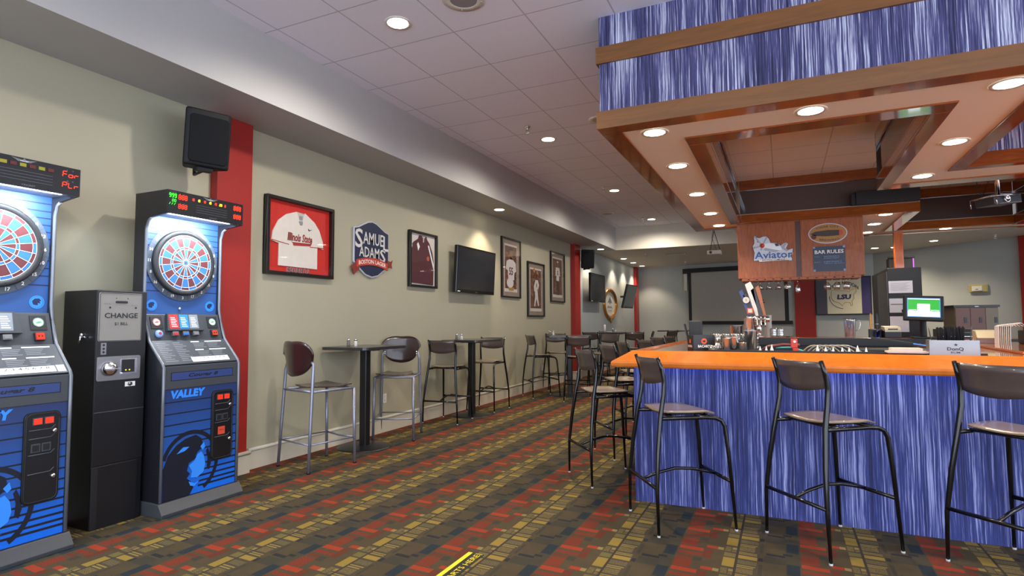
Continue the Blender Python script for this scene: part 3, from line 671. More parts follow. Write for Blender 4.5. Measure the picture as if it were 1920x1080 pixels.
def dart_machine(y, label, lit):
    t = thing('dart_machine', label, 'dart machine', (-4.33, y, 0), 90, 'electronic dart machines')
    HW = 0.3275; F = -0.28; BK = 0.09; BD = -0.01
    # cabinet: two profile side panels, back, header box, lower body
    prof = [(BK, 0.03), (F, 0.03), (F, 1.055)]+[(-0.265, 1.078), (-0.105, 1.243), (-0.045, 1.447), (-0.03, 1.50), (-0.03, 2.08)]+[(-0.036, 2.115), (-0.055, 2.145), (-0.09, 2.165)]+[(F, 2.185), (F, 2.36), (BK, 2.36)]
    b = MB()
    for sx in (-1, 1): b.splate(prof, sx*HW, sx*(HW-0.022), CABD)
    b.box(-HW+0.02, HW-0.02, BK-0.02, BK, 0.03, 2.355, CABD)
    b.box(-HW+0.02, HW-0.02, F+0.012, BK-0.02, 2.30, 2.355, CABD)
    b.box(-HW+0.02, HW-0.02, F+0.02, BK-0.02, 0.03, 1.03, CABD); b.box(-HW+0.02, HW-0.02, 0.0, BK-0.02, 1.03, 2.30, CABD)
    b.build('cabinet', t, bevel=0.003, label='black vinyl cabinet body')
    b = MB()
    for sx in (-1, 1):
        x = sx*(HW-0.011)
        b.tube([(x, F-0.002, 0.10), (x, F-0.002, 1.055), (x, -0.267, 1.081), (x, -0.108, 1.246), (x, -0.05, 1.40), (x, -0.033, 1.50), (x, -0.033, 2.08), (x, -0.058, 2.15), (x, -0.09, 2.166)], 0.011, TRIM, 8)
    b.build('edge_moulding', t, label='grey plastic edge moulding')
    # header display
    b = MB(); b.box(-HW+0.004, HW-0.004, F-0.004, F+0.012, 2.185, 2.358, BLACK)
    for k in range(4): b.box(-0.10, 0.17, F-0.0055, F-0.004, 2.225+k*0.018, 2.2265+k*0.018, GREYT)
    b.text('CRICKET', 0.045, 2.199, F-0.006, GREYT, w=0.07, h=0.010, bold=0.02)
    b.flat([(-0.045, 2.352), (-0.02, 2.340), (-0.012, 2.334), (0.052, 2.334), (0.06, 2.340), (0.085, 2.352), (0.03, 2.345), (0.02, 2.356), (0.01, 2.345)], F-0.004, GREYT); b.text('VALLEY', 0.02, 2.3385, F-0.007, WHITE, w=0.045, h=0.007, bold=0.02)
    for x_, z_, s_ in ((-0.215, 2.338, '1  2'), (-0.215, 2.270, '3  4'), (0.265, 2.338, '1  2'), (0.265, 2.270, '3  4')): b.text(s_, x_, z_, F-0.006, GREYT, w=0.04, h=0.008)
    b.text('HIGH SCORE', -0.288, 2.345, F-0.006, GREYT, w=0.05, h=0.006)
    b.build('header_panel', t)
    yy = F-0.0065
    def disp(rows, m, gap=0.35):
        for (tx, x, z, w_, h_) in rows:
            b = MB(); seg_text(b, tx, x, z, w_, h_, yy, m, gap)
            b.build('digit_display', t, label='glowing %s number display' % ('green' if m is LEDG else 'red'))
    if lit:
        disp([('999', -0.318, 2.305, 0.012, 0.028), ('00', -0.295, 2.274, 0.010, 0.018), ('///', -0.318, 2.250, 0.011, 0.015)], LEDG, 0.75)
        disp([('888', -0.245, 2.298, 0.0145, 0.034), ('888', -0.245, 2.230, 0.0145, 0.032), ('888', 0.232, 2.298, 0.0145, 0.034), ('888', 0.232, 2.230, 0.0145, 0.032)], LEDR, 0.75)
    else:
        disp([('For', 0.222, 2.296, 0.023, 0.034), ('PLr', 0.222, 2.229, 0.023, 0.032)], LEDR, 0.45)
    b = MB()
    for k in range(7):
        x = -0.13+k*0.048; z = 2.316
        m = (LEDR if k % 2 == 0 else LEDY) if lit else (DIMR if k % 2 == 0 else DIMY)
        if lit: seg_text(b, {0: '15', 1: '16', 2: '17', 3: '18', 4: '19', 5: '20'}.get(k, '0'), x-0.012, z-0.009, 0.009, 0.018, yy, m, 0.5)
        else: b.box(x-0.016, x+0.016, yy-0.001, yy+0.002, z-0.010, z+0.010, m)
    b.build('target_display', t)
    # underside of the header and its lamp
    b = MB(); b.box(-HW+0.022, HW-0.022, F+0.012, 0.0, 2.20, 2.215, mat('header_underside', '#7a828c', 0.35)); b.build('header_underside', t)
    b = MB(); b.box(-0.27, 0.27, -0.20, -0.175, 2.196, 2.201, mat('tube_lamp', '#ffffff', 0.4, emit='#d4e8ff', es=0.7, var=0)); b.build('light_tube', t)
    ld = bpy.data.lights.new('board_lamp', 'AREA'); ld.shape = 'RECTANGLE'; ld.size = 0.52; ld.size_y = 0.05; ld.energy = 17.0; ld.color = (0.84, 0.92, 1.0)
    lo = bpy.data.objects.new('board_lamp', ld); COL.objects.link(lo); lo.location = (0, -0.21, 2.192); lo.rotation_euler = (R(28), 0, 0); reg(lo, t)
    # backboard with stripes and cougar badges
    b = MB(); b.box(-HW+0.022, HW-0.022, BD, BD+0.008, 1.447, 2.20, BACKB)
    for z in (2.155, 2.105, 2.06, 2.015, 1.97, 1.925, 1.88, 1.835, 1.785, 1.735, 1.685, 1.625):
        for s in (-1, 1):
            x0 = math.sqrt(max(0, 0.295**2-(z-1.855)**2)) if abs(z-1.855) < 0.295 else 0.03
            if x0 < 0.3: b.decal(min(s*x0, s*0.305), max(s*x0, s*0.305), z-0.004, z+0.004, BD, STRN, 0.0008)
    b.build('backboard', t)
    for s in (-1, 1):
        b = MB(); cx = s*0.245; b.ring(cx, 1.515, 0.036, 0.042, BD-0.002, CATB, 24); b.disc(cx, 1.515, 0.034, BD-0.0012, CATB, 24)
        b.flat([(cx-0.02, 1.500), (cx-0.026, 1.522), (cx-0.012, 1.538), (cx+0.012, 1.540), (cx+0.024, 1.526), (cx+0.014, 1.520), (cx+0.020, 1.508), (cx+0.004, 1.512), (cx+0.006, 1.496)], BD-0.002, STRN, 0.0008)
        b.build('cougar_badge', t)
    b = MB(); b.lathe([(0.013, 0), (0.012, -0.008), (0.006, -0.014), (0.001, -0.015)], (-0.02, BD, 1.492), CHROME, 12, M=Matrix.Rotation(-PI/2, 4, 'X')); b.build('lock', t)
    # number ring
    CZ = 1.855; b = MB(); b.ring(0, CZ, 0.255, 0.300, BD-0.006, RINGG, 60)
    for k in range(20):
        a = R(9+18*k); b.flat([(0.255*math.sin(a)-0.001, CZ+0.255*math.cos(a)), (0.255*math.sin(a)+0.001, CZ+0.255*math.cos(a)), (0.300*math.sin(a)+0.001, CZ+0.300*math.cos(a)), (0.300*math.sin(a)-0.001, CZ+0.300*math.cos(a))], BD-0.0065, STRN, 0.0005)
    for k, s in enumerate('20 1 18 4 13 6 10 15 2 17 3 19 7 16 8 11 14 9 12 5'.split()):
        a = R(18*k); b.text(s, 0.277*math.sin(a), CZ+0.277*math.cos(a), BD-0.0075, WHITE, h=0.023, bold=0.03)
    b.build('number_ring', t, recalc=False)
    # dart board
    y0 = BD-0.035; b = MB()
    b.lathe([(0.258, 0.03), (0.258, -0.002), (0.250, -0.006), (0.222, -0.006), (0.220, 0.0)], (0, y0+0.006, CZ), MATTE, 60, M=Matrix.Rotation(PI/2, 4, 'X') @ Matrix.Scale(-1, 4, (0, 0, 1)), cap=False)
    for k in range(24):
        a = R(15*k); b.disc(0.236*math.sin(a), CZ+0.236*math.cos(a), 0.0035, y0-0.0015, mat('dark_hole', '#05060a', 0.6), 8)
    b.build('surround', t, recalc=False)
    b = MB(); rr = [0.014, 0.108, 0.126, 0.196, 0.218]
    for k in range(20):
        a0, a1 = R(18*k-9), R(18*k+9)
        for j in range(4):
            m = (DARTB if k % 2 == 0 else DARTR) if j in (0, 2) else (DARTR if k % 2 == 0 else DARTB)
            b.ring(0, CZ, rr[j], rr[j+1], y0+0.004, m, 4, a0, a1)
    b.disc(0, CZ, 0.022, y0+0.002, DARTB, 24); b.disc(0, CZ, 0.008, y0+0.001, DARTR, 16)
    for r in (0.022, 0.108, 0.126, 0.196, 0.218): b.ring(0, CZ, r-0.0013, r+0.0013, y0+0.001, SPID, 60)
    for k in range(20):
        a = R(18*k+9); s, c = math.sin(a), math.cos(a); w = 0.0011
        b.add([(0.022*s-w*c, y0+0.001, CZ+0.022*c+w*s), (0.022*s+w*c, y0+0.001, CZ+0.022*c-w*s), (0.218*s+w*c, y0+0.001, CZ+0.218*c-w*s), (0.218*s-w*c, y0+0.001, CZ+0.218*c+w*s)], [(0, 1, 2, 3)], SPID)
    b.build('target_face', t, recalc=False)
    # sloped control console (from (BD..,1.447) to (-0.10,1.243))
    def slope(y_top, z_top, y_bot, z_bot):
        """matrix placing local (x, 0, v) onto the slope, v from 0 (bottom) to 1 (top)"""
        d = Vector((0, y_top-y_bot, z_top-z_bot)); L = d.length; d.normalize(); nrm = Vector((1, 0, 0)).cross(d)
        M = Matrix(((1, 0, 0, 0), (0, -nrm.y, d.y, y_bot), (0, -nrm.z, d.z, z_bot), (0, 0, 0, 1)))
        return M, L
    def sl(mb, M): mb.v = [tuple(M @ Vector(v)) for v in mb.v]; return mb
    # console body
    b = MB(); b.splate([(BD, 1.447), (-0.035, 1.447), (-0.088, 1.285), (-0.10, 1.243), (BD, 1.243)], -HW+0.022, HW-0.022, CABG); b.build('console', t, bevel=0.004)
    Mc, L = slope(-0.035, 1.447, -0.088, 1.285)
    b = MB(); b.plate([(-0.175, 0.03), (0.135, 0.03), (0.105, L-0.002), (-0.155, L-0.002)], -0.028, -0.002, CABG)
    cols = [('red_art', '#b43a3e'), ('blue_art', '#2f7fd0'), ('grey_art', '#7d858e')]
    for k, (nm, hx) in enumerate(cols):
        x0, x1 = -0.150+k*0.083, -0.072+k*0.083; xs = 0.012
        b.flat([(x0-xs*0.5, 0.045), (x1-xs*0.5, 0.045), (x1-xs*0.2, L-0.012), (x0+xs*0.2, L-0.012)], -0.028, mat(nm, hx, 0.3), 0.001)
        for j in range(6): b.decal(x0+0.012, x0+0.06-0.006*(j % 3), 0.06+j*0.014, 0.066+j*0.014, -0.0292, WHITE, 0.0005)
    sl(b, Mc).build('menu_panel', t, bevel=0.003)
    for s, hx in ((-1, '#c03a38'), (1, '#2fa070')):
        b = MB(); b.decal(s*0.235-0.045, s*0.235+0.045, 0.055, L-0.02, -0.002, MATTE, 0.003); b.disc(s*0.235, 0.105, 0.030, -0.0065, WHITE, 24)
        c2 = mat('dial_'+('red' if s < 0 else 'green'), hx, 0.4); b.flat([(s*0.235-0.02, 0.10), (s*0.235+0.0, 0.112), (s*0.235+0.024, 0.106), (s*0.235, 0.098)], -0.0068, c2, 0.0008); b.ring(s*0.235, 0.105, 0.025, 0.029, -0.0075, c2, 24); sl(b, Mc).build('dial_badge', t)
    b = MB()
    for k, m in enumerate((mat('btn_red', '#a83038', 0.35), mat('btn_blue', '#2468c8', 0.35), mat('btn_grey', '#6d7076', 0.35))):
        x = -0.115+k*0.085; b.box(x-0.024, x+0.024, -0.030, -0.002, -0.012, 0.022, STEEL); b.box(x-0.020, x+0.020, -0.034, -0.028, -0.008, 0.012, m)
    sl(b, Mc).build('select_buttons', t, bevel=0.002)
    b = MB(); b.box(0.200, 0.255, -0.018, -0.002, -0.018, 0.035, MATTE); b.box(0.206, 0.249, -0.026, -0.016, -0.012, 0.029, LEDO if not lit else mat('btn_orange', '#b83a20', 0.4)); b.box(0.214, 0.222, -0.0275, -0.026, 0.002, 0.014, BLACK); b.box(0.232, 0.240, -0.0275, -0.026, 0.002, 0.014, BLACK); sl(b, Mc).build('player_button', t)
    b = MB(); b.lathe([(0.030, 0), (0.030, 0.012), (0.022, 0.02), (0.012, 0.022)], (0, 0, 0), mat('btn_pale_blue', '#7fa4e0', 0.3), 20, M=Matrix.Rotation(PI/2, 4, 'X')); b.disc(0, 0, 0.012, -0.0225, mat('btn_red', '#a83038', 0.35), 12)
    b.v = [(v[0]-0.235, v[1]-0.002, v[2]+0.01) for v in b.v]; sl(b, Mc).build('round_button', t)
    # rules shelf
    Ms, Ls = slope(-0.105, 1.243, -0.272, 1.070)
    b = MB(); b.box(-HW+0.022, HW-0.022, -0.006, 0.010, 0, Ls, CABG)
    WT = mat('rules_white', '#b8bec6', 0.4)
    for c in range(2):
        for k in range(11): b.decal(-0.285+c*0.13, -0.285+c*0.13+0.10-0.02*((k*7+c) % 3), 0.03+k*0.018, 0.036+k*0.018, -0.006, GREYT, 0.0006)
    for c in range(2):
        for blk in range(2):
            b.decal(0.0+c*0.12, 0.0+c*0.12+(0.07 if c == 0 else 0.15), 0.215-blk*0.085, 0.224-blk*0.085, -0.006, WHITE, 0.0006)
            for k in range(4): b.decal(0.01+c*0.12, 0.11+c*0.12-0.01*(k % 3), 0.200-blk*0.085-k*0.014, 0.205-blk*0.085-k*0.014, -0.006, GREYT, 0.0006)
    b.decal(-0.075, 0.245, 0.015, 0.062, -0.006, WHITE, 0.001); b.text('1 2 3 4 5 6 7 8', 0.085, 0.048, -0.008, DK, w=0.26, h=0.017)
    if not lit: b.decal(0.252, 0.298, 0.012, 0.065, -0.006, WT, 0.001)
    sl(b, Ms).build('rules_panel', t)
    # front: top board, nameplate, art panel
    b = MB(); b.box(-HW+0.022, HW-0.022, F-0.002, F+0.02, 0.895, 1.062, CABG); b.build('upper_front', t, bevel=0.004)
    b = MB(); b.decal(-0.262, 0.262, 0.955, 1.018, F-0.002, DK, 0.001); b.decal(-0.256, 0.256, 0.960, 1.013, F-0.003, mat('nameplate_blue', '#2c3f78', 0.4), 0.001)
    b.text('Cougar 8', 0.0, 0.985, F-0.0055, DK, w=0.25, h=0.036, bold=0.03, shear=0.25); b.build('nameplate', t)
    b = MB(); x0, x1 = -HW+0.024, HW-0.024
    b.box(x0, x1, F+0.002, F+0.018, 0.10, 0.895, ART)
    zs = [0.80, 0.715, 0.635, 0.56, 0.49, 0.425, 0.365, 0.312, 0.265, 0.222, 0.183, 0.15]
    for k, z in enumerate(zs): b.decal(x0 if (z > 0.52 or z < 0.0) else (-0.05 if z > 0.2 else -0.02), x1, z-0.004-k*0.0003, z+0.004+k*0.0003, F+0.002, STRK, 0.0006)
    b.text('VALLEY', -0.118, 0.855, F-0.001, CATB, w=0.28, h=0.06, bold=0.06, shear=0.15)
    b.build('front_art', t)
    b = MB(); yc = F-0.0002
    b.ring(-0.085, 0.33, 0.215, 0.245, yc, STRK, 48, R(-75), R(150), sx=0.95)
    b.flat([(-0.300, 0.10), (-0.300, 0.33), (-0.265, 0.42), (-0.20, 0.485), (-0.13, 0.52), (-0.05, 0.535), (0.0, 0.50), (0.015, 0.44), (-0.035, 0.40), (-0.055, 0.355), (-0.10, 0.335), (-0.115, 0.28), (-0.09, 0.255), (-0.115, 0.225), (-0.08, 0.195), (-0.06, 0.145), (-0.09, 0.10)], yc, STRK, 0.001)
    b.flat([(-0.10, 0.315), (-0.055, 0.345), (-0.03, 0.39), (0.0, 0.40), (0.025, 0.36), (0.035, 0.30), (0.02, 0.245), (-0.03, 0.215), (-0.085, 0.225), (-0.075, 0.27)], yc-0.0012, CATB, 0.0008)
    b.flat([(-0.20, 0.42), (-0.15, 0.46), (-0.10, 0.455), (-0.14, 0.43)], yc-0.0012, CATB, 0.0008); b.flat([(-0.01, 0.44), (0.02, 0.47), (0.03, 0.43), (0.01, 0.41)], yc-0.0012, CATB, 0.0008)
    b.flat([(0.04, 0.40), (0.055, 0.34), (0.05, 0.27), (0.07, 0.25), (0.085, 0.30), (0.075, 0.37), (0.055, 0.42)], yc, STRK, 0.001)
    b.flat([(-0.10, 0.20), (-0.05, 0.175), (-0.01, 0.19), (-0.05, 0.155), (-0.085, 0.165)], yc-0.0012, CATB, 0.0008)
    b.build('cougar_emblem', t)
    # coin door
    cd = MB(); cd.plate(rrect(0.075, 0.265, 0.315, 0.850, 0.035), F-0.012, F+0.004, BLACK); cdo = cd.build('coin_door', t, bevel=0.003)
    b = MB(); b.tube([(x, F-0.013, z) for x, z in rrect(0.085, 0.255, 0.325, 0.840, 0.03)+[rrect(0.085, 0.255, 0.325, 0.840, 0.03)[0]]], 0.003, MATTE, 6)
    for z in (0.745, 0.695, 0.60, 0.49): b.tube([(0.10, F-0.013, z), (0.215, F-0.013, z), (0.235, F-0.013, z+0.02)], 0.003, CABG, 6)
    b.build('door_ribs', cdo)
    b = MB()
    for x in (0.140, 0.200): b.box(x-0.026, x+0.026, F-0.018, F-0.011, 0.775, 0.818, CABG); b.box(x-0.020, x+0.020, F-0.021, F-0.017, 0.780, 0.813, LEDO)
    b.build('coin_button', cdo)
    b = MB()
    for z in (0.730, 0.460): b.lathe([(0.013, 0), (0.012, 0.010), (0.006, 0.012)], (0.232, F-0.012, z), CHROME, 12, M=Matrix.Rotation(PI/2, 4, 'X'))
    b.build('lock', cdo)
    b = MB()
    for x in (0.135, 0.190):
        b.box(x-0.024, x+0.024, F-0.016, F-0.011, 0.615, 0.665, CABG); b.box(x-0.017, x+0.017, F-0.018, F-0.015, 0.622, 0.658, DK)
    if lit: b.box(0.130, 0.190, F-0.0145, F-0.011, 0.505, 0.565, mat('coin_sticker', '#c8452a', 0.5)); b.text('TOKENS', 0.16, 0.54, F-0.0155, DK, w=0.045, h=0.01)
    b.build('coin_slot', cdo)
    b = MB(); b.splate([(0.0, 0.0), (-0.335, 0.0), (-0.34, 0.025), (-0.292, 0.095), (-0.20, 0.098), (0.0, 0.098)], -HW-0.012, HW+0.012, CABG); b.build('foot', t, bevel=0.004)
    return t
dart_machine(1.828, 'blue-lit dart machine cut off by the left edge of the photo', False)
dart_machine(3.063, 'blue-lit dart machine beside the red pilaster, with green and red digits', True)

# ================================================================== change machine
t = thing('change_machine', 'narrow black change machine standing between the two dart machines', 'change machine', (-4.40, 2.54, 0), 90)
FB_ = -0.19
b = MB(); b.box(-0.17, 0.17, FB_, 0.19, 0.0, 1.607, BLACK); b.build('cabinet', t, bevel=0.005)
b = MB(); b.box(-0.168, 0.168, FB_-0.006, FB_, 0.42, 1.604, BLACK); b.box(-0.168, 0.168, FB_-0.010, FB_, 0.772, 0.778, CABG); b.build('front_door', t, bevel=0.002)
b = MB(); b.plate(rrect(-0.160, 0.130, 1.255, 1.590, 0.012), FB_-0.012, FB_-0.005, mat('change_plate_grey', '#827f7b', 0.45)); b.build('sign_plate', t)
b = MB(); y = FB_-0.0135
b.tube([(x, y+0.001, z) for x, z in rrect(-0.156, 0.126, 1.259, 1.586, 0.012)+[rrect(-0.156, 0.126, 1.259, 1.586, 0.012)[0]]], 0.0015, DK, 4)
b.text('CHANGE', -0.012, 1.432, y, DK, w=0.225, h=0.036, bold=0.02); b.text('$1 BILL', -0.012, 1.374, y, DK, w=0.09, h=0.024, bold=0.01)
b.text('INSERT BILL', -0.105, 1.512, y, GREYT, w=0.05, h=0.008); b.text('FACE UP', 0.075, 1.505, y, GREYT, w=0.05, h=0.006)
b.flat(rrect(-0.055, 0.028, 1.518, 1.534, 0.007), y+0.001, DK); b.disc(-0.05, 1.552, 0.004, y, DK, 8); b.disc(0.028, 1.552, 0.004, y, DK, 8); b.disc(-0.09, 1.487, 0.007, y, DK, 12); b.disc(0.085, 1.487, 0.007, y, DK, 12); b.build('lettering', t)
b = MB(); b.box(-0.140, -0.105, FB_-0.012, FB_-0.005, 1.165, 1.245, STEEL)
for z in (1.182, 1.205, 1.23): b.disc(-0.1225, z, 0.008, FB_-0.0128, DK, 10)
b.build('lamp_strip', t)
cp = MB(); cp.plate(rrect(-0.163, 0.130, 0.985, 1.150, 0.012), FB_-0.014, FB_-0.005, STEEL); cpo = cp.build('coin_plate', t, bevel=0.002)
b = MB(); b.lathe([(0.050, 0), (0.048, 0.02), (0.035, 0.038), (0.012, 0.046)], (-0.085, FB_-0.014, 1.068), CHROME, 24, M=Matrix.Rotation(PI/2, 4, 'X')); b.box(-0.135, -0.035, FB_-0.07, FB_-0.05, 1.064, 1.072, CHROME); b.build('knob', cpo)
b = MB(); b.box(-0.010, 0.105, FB_-0.017, FB_-0.013, 1.022, 1.13, CHROME); b.box(-0.003, 0.085, FB_-0.020, FB_-0.016, 1.035, 1.125, DK); b.box(-0.003, 0.085, FB_-0.03, FB_-0.018, 1.03, 1.036, CHROME); b.disc(0.025, 1.052, 0.004, FB_-0.021, LEDY, 8); b.disc(0.05, 1.052, 0.004, FB_-0.021, LEDY, 8); b.build('coin_cup', cpo)
b = MB(); b.box(0.03, 0.10, FB_-0.0085, FB_-0.005, 0.935, 0.968, WHITE); b.text('$', 0.065, 0.951, FB_-0.0095, DK, w=0.036, h=0.027, bold=0.06); b.build('price_label', t)
b = MB(); b.lathe([(0.012, 0), (0.010, -0.02)], (-0.17, -0.05, 1.30), CHROME, 12, M=Matrix.Rotation(PI/2, 4, 'Y')); b.tube([(-0.185, -0.05, 1.30), (-0.195, -0.05, 1.24)], 0.006, CHROME, 6); b.tube([(-0.185, -0.10, 1.285), (-0.185, -0.04, 1.285)], 0.006, CHROME, 6); b.build('side_lock', t)
b = MB(); b.hplate([(-0.168, 0.0), (-0.168, FB_-0.004), (-0.13, FB_-0.009), (0.13, FB_-0.009), (0.168, FB_-0.004), (0.168, 0.0)], 0.0, 0.415, BLACK); b.build('toe_panel', t, bevel=0.004)

# ================================================================== wall loudspeakers
def loudspeaker(x, y, z, rz, s, tl=6, w=0.36, h=0.46, dd=0.24):
    t = thing('wall_speaker', s, 'loudspeaker', (x, y, z), rz, 'black wall loudspeakers')
    b = MB(); M = Matrix.Rotation(R(tl), 4, 'X')
    BLK = mat('speaker_black', '#0e0f13', 0.6, spec=0.3); pl = [(-w/2, -dd*0.42), (-w/2+0.04, -dd*0.5), (w/2-0.04, -dd*0.5), (w/2, -dd*0.42), (w/2*0.62, dd/2), (-w/2*0.62, dd/2)]
    n = len(pl); vs = [M @ Vector((a, c, -h/2)) for a, c in pl]+[M @ Vector((a, c, h/2)) for a, c in pl]
    b.add(vs, [tuple(range(n)), tuple(range(2*n-1, n-1, -1))]+[(i, (i+1) % n, n+(i+1) % n, n+i) for i in range(n)], BLK); b.build('enclosure', t, bevel=0.02, seg=3)
    b = MB(); pts = rrect(-w/2+0.03, w/2-0.03, -h/2+0.03, h/2-0.05, 0.03); k = MB(); k.plate(pts, -dd*0.5-0.012, -dd*0.5+0.005, mat('speaker_cloth', '#16171a', 0.85, spec=0.15)); k.v = [tuple(M @ Vector(v)) for v in k.v]; k.build('grille', t, bevel=0.006)
    b = MB(); b.box(-0.035, 0.035, dd/2-0.03, dd/2+0.12, -0.03, 0.03, MATTE); b.tube([(0, 0, -h/2-0.02), (0, dd/2+0.08, -h/2-0.02), (0, dd/2+0.08, 0)], 0.014, MATTE, 6); b.box(-0.06, 0.06, -0.05, 0.03, -h/2-0.03, -h/2+0.005, MATTE); b.build('bracket', t)
    return t
loudspeaker(-4.30, 3.20, 2.885, 72, 'large black speaker hung under the soffit above the dart machine')
loudspeaker(-4.36, 13.75, 2.93, 40, 'far black speaker hung beside the second red pilaster', w=0.34)

# ================================================================== framed things on the left wall
def wall_thing(name, label, cat, yc, zc, x=XW, group=None): return thing(name, label, cat, (x, yc, zc), 90, group)
FRM = mat('frame_black', '#16120f', 0.3); FRMB = mat('frame_bronze', '#3a2f28', 0.35)
def frame(t, w, h, fw, dep, m):
    b = MB(); X, Z = w/2, h/2
    b.box(-X, X, -dep, 0, Z-fw, Z, m); b.box(-X, X, -dep, 0, -Z, -Z+fw, m); b.box(-X, -X+fw, -dep, 0, -Z+fw, Z-fw, m); b.box(X-fw, X, -dep, 0, -Z+fw, Z-fw, m); b.build('frame', t, bevel=0.004)
def pane(t, w, h, y):
    b = MB(); b.add([(-w/2, y, -h/2), (w/2, y, -h/2), (w/2, y, h/2), (-w/2, y, h/2)], [(0, 1, 2, 3)], PANE); b.build('glass', t)
# jersey
t = wall_thing('framed_jersey', 'black-framed white baseball jersey on red backing', 'framed jersey', 4.555, 2.255)
w, h = 0.935, 0.79; frame(t, w, h, 0.035, 0.06, FRM)
b = MB(); b.box(-w/2+0.03, w/2-0.03, -0.012, -0.003, -h/2+0.03, h/2-0.03, mat('jersey_red_mat', '#c01f14', 0.6)); b.build('backing', t)
JW = mat('jersey_white', '#d8d0c6', 0.8); JR = mat('jersey_trim_red', '#a02a22', 0.6); SH = mat('jersey_grey', '#8d8a88', 0.6)
J = lambda pts: [((x-455)*0.00128, -(z-560)*0.00108) for x, z in pts]
# fronto-parallel outline of the shirt
S1 = [(-0.29, -0.30), (0.245, -0.30), (0.245, -0.055), (0.335, -0.075), (0.325, 0.01), (0.27, 0.13), (0.20, 0.205), (0.06, 0.285), (0.04, 0.265), (-0.035, 0.262), (-0.055, 0.285), (-0.20, 0.235), (-0.30, 0.16), (-0.37, 0.04), (-0.385, -0.055), (-0.29, -0.075)]
b = MB(); b.flat(S1, -0.012, JW, 0.014); b.build('shirt', t, bevel=0.004)
b = MB(); b.flat([(-0.383, -0.044), (-0.16, -0.068), (-0.16, -0.076), (-0.384, -0.052)], -0.026, JR); b.flat([(0.13, -0.064), (0.334, -0.056), (0.334, -0.064), (0.13, -0.072)], -0.026, JR)
b.flat([(-0.055, 0.28), (0.04, 0.275), (0.02, 0.19), (0.0, 0.165), (-0.02, 0.19)], -0.026, mat('collar_grey', '#b8b2ac', 0.8)); b.flat([(-0.025, 0.245), (0.018, 0.245), (0.018, 0.205), (-0.025, 0.205)], -0.0275, SH); b.flat([(-0.035, 0.185), (0.025, 0.19), (0.02, 0.15), (-0.01, 0.145)], -0.0275, SH)
b.flat([(0.10, 0.115), (0.112, 0.100), (0.165, 0.125), (0.115, 0.112), (0.108, 0.128)], -0.0275, DK)
b.text('Illinois State', -0.01, 0.012, -0.0275, DK, w=0.345, h=0.088, bold=0.035, shear=0.2); b.text('Illinois State', -0.01, 0.014, -0.029, JR, w=0.335, h=0.080, bold=0.012, shear=0.2)
b.flat([(-0.13, -0.038), (0.155, -0.030), (0.14, -0.058), (-0.10, -0.078), (-0.11, -0.052)], -0.0275, JR); b.flat([(-0.12, -0.034), (0.13, -0.026), (0.13, -0.032), (-0.12, -0.041)], -0.029, WHITE)
b.build('shirt_lettering', t)
b = MB(); b.text('REDBIRDS', -0.015, -0.334, -0.0135, WHITE, w=0.31, h=0.052, bold=0.05, spacing=1.2); b.text('REDBIRDS', -0.015, -0.334, -0.0150, DK, w=0.305, h=0.046, bold=0.02, spacing=1.2); b.build('team_name', t)
pane(t, w-0.06, h-0.06, -0.052)
# beer shield
t = wall_thing('beer_shield', 'navy shield-shaped metal beer sign with white letters and a red ribbon', 'sign', 5.72, 2.27, x=XW+0.004)
o = [(-0.335, -0.17), (-0.335, 0.245), (-0.26, 0.262), (-0.17, 0.305), (-0.08, 0.345), (0.0, 0.36), (0.08, 0.345), (0.17, 0.305), (0.26, 0.262), (0.335, 0.245), (0.335, -0.17), (0.25, -0.24), (0.12, -0.32), (0.0, -0.345), (-0.12, -0.32), (-0.25, -0.24)]
b = MB(); b.plate(o, -0.025, 0, SLV); b.build('rim', t, bevel=0.006)
b = MB(); b.flat([(x*0.95, z*0.95+0.001) for x, z in o], -0.026, NAVY, 0.003); b.build('face', t)
CRMT = mat('cream_lettering', '#c9c6c0', 0.45)
b = MB(); b.text('AMUE', 0.02, 0.135, -0.032, CRMT, w=0.39, h=0.150, bold=0.012); b.text('L', 0.265, 0.105, -0.032, CRMT, w=0.10, h=0.19, bold=0.015); b.text('S', -0.25, 0.12, -0.032, CRMT, w=0.14, h=0.23, bold=0.015)
b.text('ADAM', -0.055, -0.035, -0.032, CRMT, w=0.38, h=0.125, bold=0.012); b.text('S', 0.205, -0.055, -0.032, CRMT, w=0.11, h=0.165, bold=0.015); b.build('lettering', t)
b = MB(); RB2 = mat('ribbon_red', '#b03820', 0.45); RBD = mat('ribbon_dark_red', '#7a2a22', 0.45)
cur = lambda x: -0.165-0.9*(x**2)*0.55+0.02
top = [(x/20, cur(x/20)+0.045) for x in range(-6, 7)]; bot = [(x/20, cur(x/20)-0.045) for x in range(6, -7, -1)]
b.flat(top+bot, -0.032, RB2, 0.006)
b.flat([(-0.29, -0.16), (-0.40, -0.24), (-0.36, -0.26), (-0.34, -0.33), (-0.24, -0.25)], -0.030, RBD, 0.004); b.flat([(0.29, -0.16), (0.30, -0.10), (0.36, -0.115), (0.41, -0.09), (0.385, -0.15), (0.40, -0.2), (0.33, -0.19)], -0.030, RBD, 0.004); b.build('ribbon', t)
b = MB(); b.text('BOSTON LAGER', 0, cur(0)-0.022, -0.0395, WHITE, w=0.52, h=0.05, bold=0.01, bend=lambda x, z: (x, z-0.45*x*x+0.02)); b.build('ribbon_text', t)
